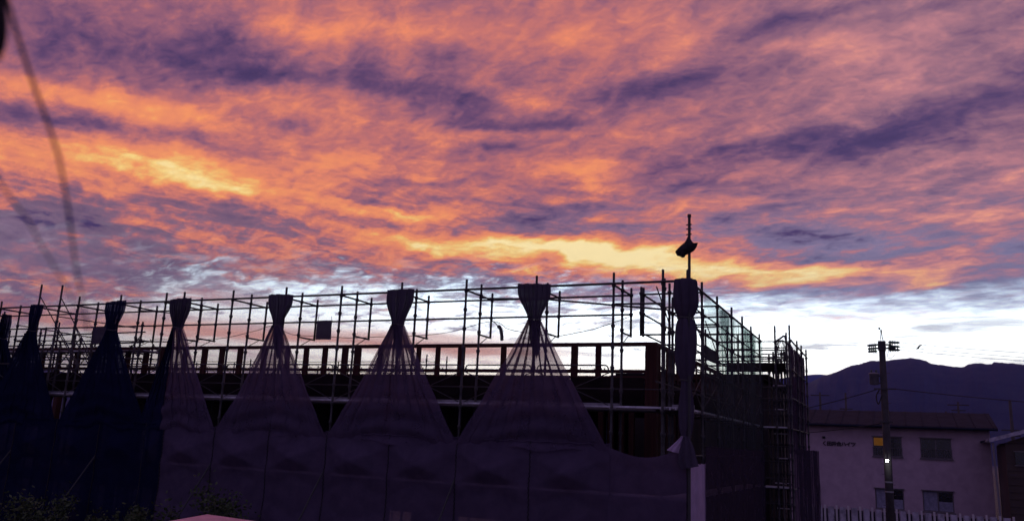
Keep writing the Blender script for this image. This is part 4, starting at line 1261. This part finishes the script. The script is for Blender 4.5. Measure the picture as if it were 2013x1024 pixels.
# ------------------------------------------------------------------ dark house next to it
h2 = thing('brown_house', 'dark brown sided house with a pale sloping roof edge, beside the pink apartment house', 'house', (7, 53, 0))
box('wall', (4.85, 50.2, 0), (11.0, 54.6, 5.75), 'brownwall', h2)
vs = [(4.86, 50.21, 5.745), (10.99, 50.21, 5.745), (8.0, 50.21, 6.95), (4.86, 50.26, 5.745), (10.99, 50.26, 5.745), (8.0, 50.26, 6.95)]
put('gable', mesh_new('gable', vs, [(0, 1, 2), (5, 4, 3), (0, 2, 5, 3), (1, 4, 5, 2), (0, 3, 4, 1)], 'brownwall'), None, h2)
for s, nm in ((1, 'roof_slope'), (-1, 'roof_slope')):
    xe = 8.0 - 3.9 * s
    vs = [(8.0, 49.8, 7.12), (xe, 49.8, 5.88), (xe, 54.9, 5.88), (8.0, 54.9, 7.12), (8.0, 49.8, 7.0), (xe, 49.8, 5.76), (xe, 54.9, 5.76), (8.0, 54.9, 7.0)]
    put(nm, mesh_new(nm, vs, [(0, 1, 2, 3), (4, 7, 6, 5), (0, 4, 5, 1), (1, 5, 6, 2), (2, 6, 7, 3)], 'roofmetal'), None, h2)
    put('barge_board', mesh_new('barge_board', [(8.0, 49.79, 7.15), (xe, 49.79, 5.91), (xe, 49.79, 5.72), (8.0, 49.79, 6.96), (8.0, 49.74, 7.15), (xe, 49.74, 5.91), (xe, 49.74, 5.72), (8.0, 49.74, 6.96)],
        [(0, 1, 2, 3), (7, 6, 5, 4), (0, 4, 5, 1), (2, 6, 7, 3), (1, 5, 6, 2)], 'fencesheet'), None, h2)
for z in [0.5 + 0.35 * k for k in range(14)]:
    box('siding_lap', (4.84, 50.165, z), (10.99, 50.197, z + 0.04), 'brownwall', h2)
w2 = box('window', (5.25, 50.12, 4.65), (6.1, 50.16, 5.30), 'glass', h2)
for lo, hi in (((5.2, 50.08, 5.302), (6.15, 50.15, 5.35)), ((5.2, 50.08, 4.60), (6.15, 50.15, 4.648))):
    box('window_trim', lo, hi, 'frame', h2)
rod('drain_pipe', (4.42, 50.1, 0.0), (4.30, 50.0, 5.7), 0.05, 'white', h2, 8)
ol = thing('outdoor_lamp', 'small pale round lamp on a bracket at the corner of the pink house', 'lamp', (4.0, 50.0, 5.7))
put('shade', lathe('shade', [(0.02, 0.14), (0.07, 0.11), (0.10, 0.02), (0.09, 0.0)], 'white', 12), Matrix.Translation((4.05, 50.0, 5.72)), ol)
rod('bracket', (4.05, 50.0, 5.86), (4.30, 50.0, 5.86), 0.018, 'frame', ol, 6)

# ------------------------------------------------------------------ steel sheet fence
fen = thing('steel_fence', 'pale folded steel sheet fence in front of the pink apartment house', 'fence', (0, 46, 0))
x = -4.6
k = 0
while x < 4.4:
    zt = 2.24 + 0.02 * vnoise(k * 0.7, 1, 3)
    # trapezoid sheet fold standing proud of the gap
    pts = [(x, 46.0), (x + 0.05, 45.92), (x + 0.27, 45.92), (x + 0.32, 46.0), (x + 0.315, 46.02), (x + 0.27, 45.945), (x + 0.05, 45.945), (x + 0.005, 46.02)]
    n = len(pts)
    vs = [(a, b, 0.0) for a, b in pts] + [(a, b, zt) for a, b in pts]
    fs = [(i, (i + 1) % n, n + (i + 1) % n, n + i) for i in range(n)] + [tuple(range(n, 2 * n))]
    put('sheet_fold', mesh_new('sheet_fold', vs, fs, 'fencesheet'), None, fen)
    box('cap_post', (x + 0.385, 45.93, 0.0), (x + 0.475, 46.03, zt + 0.07), 'fencepost', fen)
    x += 0.545
    k += 1
for z in (0.5, 1.3, 2.0):
    box('back_rail', (-4.7, 46.05, z), (4.5, 46.10, z + 0.08), 'fencegap', fen)
box('back_panel', (-4.7, 46.11, 0.0), (4.5, 46.13, 2.12), 'fencegap', fen)

# ------------------------------------------------------------------ utility pole
PX, PY = -0.58, 42.0
up = thing('utility_pole', 'concrete utility pole with insulators, transformer and a lit white lamp', 'utility pole', (PX, PY, 0))
put('shaft', lathe('shaft', [(0.19, 0.0), (0.165, 5.0), (0.135, 9.9), (0.12, 9.95)], 'concrete', 14), Matrix.Translation((PX, PY, 0)), up)
rod('top_strut', (PX - 0.08, PY, 9.9), (PX - 0.01, PY, 10.36), 0.016, 'steel', up, 6)
rod('top_strut', (PX + 0.08, PY, 9.9), (PX + 0.01, PY, 10.36), 0.016, 'steel', up, 6)
rod('top_spike', (PX, PY, 10.36), (PX, PY, 10.52), 0.035, 'steel', up, 6)
put('top_ball', lathe('top_ball', [(0.01, -0.06), (0.05, -0.03), (0.055, 0.0), (0.05, 0.03), (0.01, 0.06)], 'ceramic', 10), Matrix.Translation((PX - 0.07, PY, 10.58)), up)
box('head_clamp', (PX - 0.17, PY - 0.2, 9.55), (PX + 0.17, PY + 0.2, 9.98), 'steel', up)
for z, l0, l1 in ((9.82, -0.30, 0.42), (9.66, -0.38, 0.55)):
    box('cross_arm', (PX + l0, PY - 0.05, z - 0.035), (PX + l1, PY + 0.05, z + 0.035), 'steel', up)
def insulator(p, q, parent):
    p, q = Vector(p), Vector(q)
    d = q - p
    L = d.length
    prof = [(0.02, 0)]
    for k in range(4):
        z = L * (0.12 + 0.2 * k)
        prof += [(0.05, z), (0.115 - 0.012 * k, z + L * 0.03), (0.115 - 0.012 * k, z + L * 0.09), (0.045, z + L * 0.15)]
    prof += [(0.05, L * 0.93), (0.015, L)]
    put('insulator', lathe('insulator', prof, 'ceramic', 10), Matrix.Translation(p) @ d.to_track_quat('Z', 'Y').to_matrix().to_4x4(), parent)
for dy, z in ((-0.25, 9.78), (0.0, 9.66), (0.25, 9.56)):
    insulator((PX - 0.20, PY + dy, z), (PX - 0.62, PY + dy, z - 0.03), up)
for dy, z in ((-0.25, 9.90), (0.0, 9.74), (0.25, 9.62)):
    insulator((PX + 0.26, PY + dy, z), (PX + 0.76, PY + dy, z - 0.02), up)
tr = put('transformer', lathe('transformer', [(0.12, -0.03), (0.20, 0.0), (0.205, 0.44), (0.235, 0.45), (0.235, 0.49), (0.16, 0.53)], 'trafo', 16), Matrix.Translation((PX - 0.40, PY, 8.0)), up)
for a in (-0.1, 0.1):
    put('bushing', lathe('bushing', [(0.02, 0), (0.045, 0.02), (0.03, 0.06), (0.045, 0.09), (0.012, 0.14)], 'ceramic', 8), Matrix.Translation((PX - 0.40 + a, PY, 8.53)), tr)
rod('transformer_arm', (PX - 0.40, PY + 0.08, 8.38), (PX + 0.12, PY + 0.08, 8.38), 0.035, 'steel', up, 6)
rod('transformer_arm', (PX - 0.40, PY + 0.08, 8.06), (PX + 0.12, PY + 0.08, 8.06), 0.035, 'steel', up, 6)
put('jumper', tube_mesh('jumper', smoothpath([(PX + 0.3, PY, 9.6), (PX + 0.22, PY, 9.3), (PX + 0.36, PY, 9.18), (PX + 0.55, PY, 9.4)], 6), 0.014, 'wire', 5), None, up)
put('jumper', tube_mesh('jumper', smoothpath([(PX - 0.2, PY - 0.1, 7.75), (PX - 0.34, PY - 0.1, 7.45), (PX - 0.27, PY - 0.1, 7.1), (PX - 0.10, PY - 0.1, 7.5)], 6), 0.03, 'wire', 5), None, up)
for z, w in ((7.78, 0.42), (6.3, 0.25)):
    box('cable_bracket', (PX - w, PY - 0.2, z - 0.03), (PX + w * 1.2, PY - 0.14, z + 0.03), 'steel', up)
for z in [2.2 + 0.45 * k for k in range(15)]:
    s = 1 if int(z * 10) % 2 else -1
    rod('step_bolt', (PX + s * 0.12, PY, z), (PX + s * 0.27, PY, z), 0.010, 'steel', up, 5)
for z in (3.62, 3.2):
    put('band', lathe('band', [(0.183, 0), (0.186, 0.01), (0.186, 0.06), (0.183, 0.07)], 'white', 14), Matrix.Translation((PX, PY, z)), up)
la = rod('lamp_arm', (PX, PY - 0.12, 4.72), (PX - 0.02, PY - 0.52, 4.70), 0.022, 'steel', up, 6)
put('lamp_head', lathe('lamp_head', [(0.03, 0.08), (0.06, 0.07), (0.08, 0.02), (0.08, 0.0)], 'steel', 12), Matrix.Translation((PX - 0.02, PY - 0.56, 4.64)), up)
put('lamp_bulb', lathe('lamp_bulb', [(0.01, -0.08), (0.045, -0.065), (0.06, -0.03), (0.05, 0.01)], 'led', 12), Matrix.Translation((PX - 0.02, PY - 0.56, 4.62)), up)

def wire(p, q, sag, r, label, group):
    p, q = Vector(p), Vector(q)
    pts = []
    for k in range(25):
        t = k / 24
        w = p.lerp(q, t)
        w.z -= sag * 4 * t * (1 - t)
        pts.append(w)
    return tag(put('power_line', tube_mesh('power_line', pts, r, 'wire', 5)), label, 'wire', group)
G = 'power lines strung from the utility pole'
for k, (dy, z, z2) in enumerate(((-0.25, 9.88, 10.3), (0.0, 9.72, 10.1), (0.25, 9.60, 9.95))):
    wire((PX + 0.76, PY + dy, z), (28.0, 44.0 + dy, z2), 0.9, 0.009, '%s power line running right from the utility pole past the mountain ridge' % ('highest', 'middle', 'lowest')[k], G)
    wire((PX - 0.62, PY + dy, z - 0.13), (-24.0, 50.0 + dy, z2), 0.8, 0.005, '%s thin power line running from the utility pole towards the scaffold' % ('highest', 'middle', 'lowest')[k], G)
wire((PX - 0.3, PY - 0.17, 7.75), (-24.0, 48.0, 7.2), 1.7, 0.020, 'thick low cable sagging from the utility pole towards the scaffold', G)
wire((PX + 0.5, PY - 0.17, 7.78), (28.0, 44.0, 7.9), 0.8, 0.018, 'low cable running right from the utility pole in front of the mountain', G)
wire((-0.5, PY + 0.1, 6.3), (-12.0, 54.0, 5.9), 0.4, 0.022, 'service cable running from the utility pole over the pink house roof', G)
tag(put('line_spacer', tube_mesh('line_spacer', [(0.85, PY - 0.24, 9.58), (0.93, PY - 0.24, 9.64), (0.98, PY - 0.24, 9.73), (1.08, PY - 0.24, 9.76)], [0.02, 0.045, 0.03, 0.015], 'wire', 6)), 'small dark spacer clipped on the power line right of the utility pole', 'spacer')

# far poles standing among the roofs behind
def far_pole(x, y, h, arms, label):
    t = thing('far_pole', label, 'utility pole', (x, y, 0), 'poles far behind the pink house')
    put('shaft', lathe('shaft', [(0.16, 0.0), (0.13, h * 0.6), (0.09, h)], 'concrete', 8), Matrix.Translation((x, y, 0)), t)
    for dz, w in arms:
        box('cross_arm', (x - w, y - 0.05, h - dz - 0.05), (x + w, y + 0.05, h - dz + 0.05), 'steel', t)
far_pole(-4.79, 90, 10.9, ((1.6, 0.6), (2.0, 0.8)), 'thin far pole with two short arms, above the pink roof by the utility pole')
far_pole(-7.20, 90, 10.9, ((0.3, 0.9),), 'thin far pole with one wide top arm beside the scaffold edge')
far_pole(5.10, 90, 10.2, ((0.3, 0.9), (0.8, 0.6)), 'thin far pole with a double arm above the right end of the pink roof')
far_pole(4.30, 96, 9.6, ((0.2, 0.4),), 'short thin far pole beside the double-armed one')
far_pole(7.5, 72, 9.3, ((2.2, 0.7), (2.6, 0.5)), 'thicker far pole rising behind the brown house roof')

# ------------------------------------------------------------------ neighbour's shed roof and shrubs in the yard
sh = thing('shed', 'garden shed with a pale pinkish sheet roof, below the purple nets', 'shed', (-8.6, 9.2, 0))
A = Vector((-9.79, 10.20, 3.40))
e1 = Vector((1.11, -0.20, 0.0)).normalized()
e2 = Vector((0.56, -0.76, 0.0)).normalized()
e2 = (e2 - e1 * e2.dot(e1) * 0.75).normalized()
c = [A, A + e1 * 2.6, A + e1 * 2.6 + e2 * 2.2 + Vector((0, 0, -0.12)), A + e2 * 2.2 + Vector((0, 0, -0.12))]
put('roof', mesh_new('roof', c + [q - Vector((0, 0, 0.05)) for q in c], [(3, 2, 1, 0), (4, 5, 6, 7), (0, 1, 5, 4), (1, 2, 6, 5), (2, 3, 7, 6), (3, 0, 4, 7)], 'shedroof'), None, sh)
ci = [A + e1 * 0.15 + e2 * 0.15, A + e1 * 2.45 + e2 * 0.15, A + e1 * 2.45 + e2 * 2.0, A + e1 * 0.15 + e2 * 2.0]
vs = [(q.x, q.y, 0) for q in ci] + [(q.x, q.y, 3.20) for q in ci]
put('wall', mesh_new('wall', vs, [(0, 1, 5, 4), (1, 2, 6, 5), (2, 3, 7, 6), (3, 0, 4, 7)], 'board'), None, sh)

def shrub(x, y, h, w, n, seed, label):
    rng = random.Random(seed)
    t = thing('shrub', label, 'shrub', (x, y, 0), 'shrubs in the yard')
    bm = bmesh.new()
    for k in range(7):
        a = rng.uniform(0, 6.283)
        top = Vector((x + math.cos(a) * w * 0.6, y + math.sin(a) * w * 0.4, h * rng.uniform(0.6, 0.9)))
        me = tube_mesh('tmp', smoothpath([(x + 0.05 * math.cos(a), y + 0.05 * math.sin(a), 0), (x + 0.25 * math.cos(a), y + 0.2 * math.sin(a), h * 0.35), top], 4), [0.035 - 0.003 * q for q in range(9)], 'bark', 5)
        bm.from_mesh(me)
        bpy.data.meshes.remove(me)
    me = bpy.data.meshes.new('trunk')
    bm.to_mesh(me)
    bm.free()
    me.materials.append(M['bark'])
    put('trunk', me, None, t)
    clumps = [(rng.gauss(0, 0.5), rng.gauss(0, 0.4), rng.uniform(0.35, 0.95), rng.uniform(0.16, 0.34)) for _ in range(26)]
    vs, fs = [], []
    for k in range(n):
        cx, cy, cz, cr = clumps[rng.randrange(len(clumps))]
        p = Vector((x + cx * w + rng.gauss(0, cr * 0.6), y + cy * w * 0.8 + rng.gauss(0, cr * 0.6), cz * h + rng.gauss(0, cr * 0.6)))
        d = Vector((rng.gauss(0, 1), rng.gauss(0, 1), rng.gauss(0.2, 0.8))).normalized()
        s = d.cross(Vector((rng.gauss(0, 1), rng.gauss(0, 1), rng.gauss(0, 1)))).normalized()
        L, wd = rng.uniform(0.07, 0.14), rng.uniform(0.02, 0.04)
        b = len(vs)
        vs += [p, p + d * L * 0.5 + s * wd, p + d * L, p + d * L * 0.5 - s * wd]
        fs.append((b, b + 1, b + 2, b + 3))
    put('crown', mesh_new('crown', vs, fs, 'leaf'), None, t)
shrub(-14.6, 15.4, 3.25, 0.95, 3200, 1, 'tall leafy dark green shrub beside the pale shed roof')
shrub(-17.0, 15.4, 2.65, 0.9, 2200, 2, 'lower dark green shrub at the foot of the two-coloured gathered net')
shrub(-19.9, 15.2, 2.80, 1.2, 2600, 3, 'wide dark shrub at the foot of the navy nets')
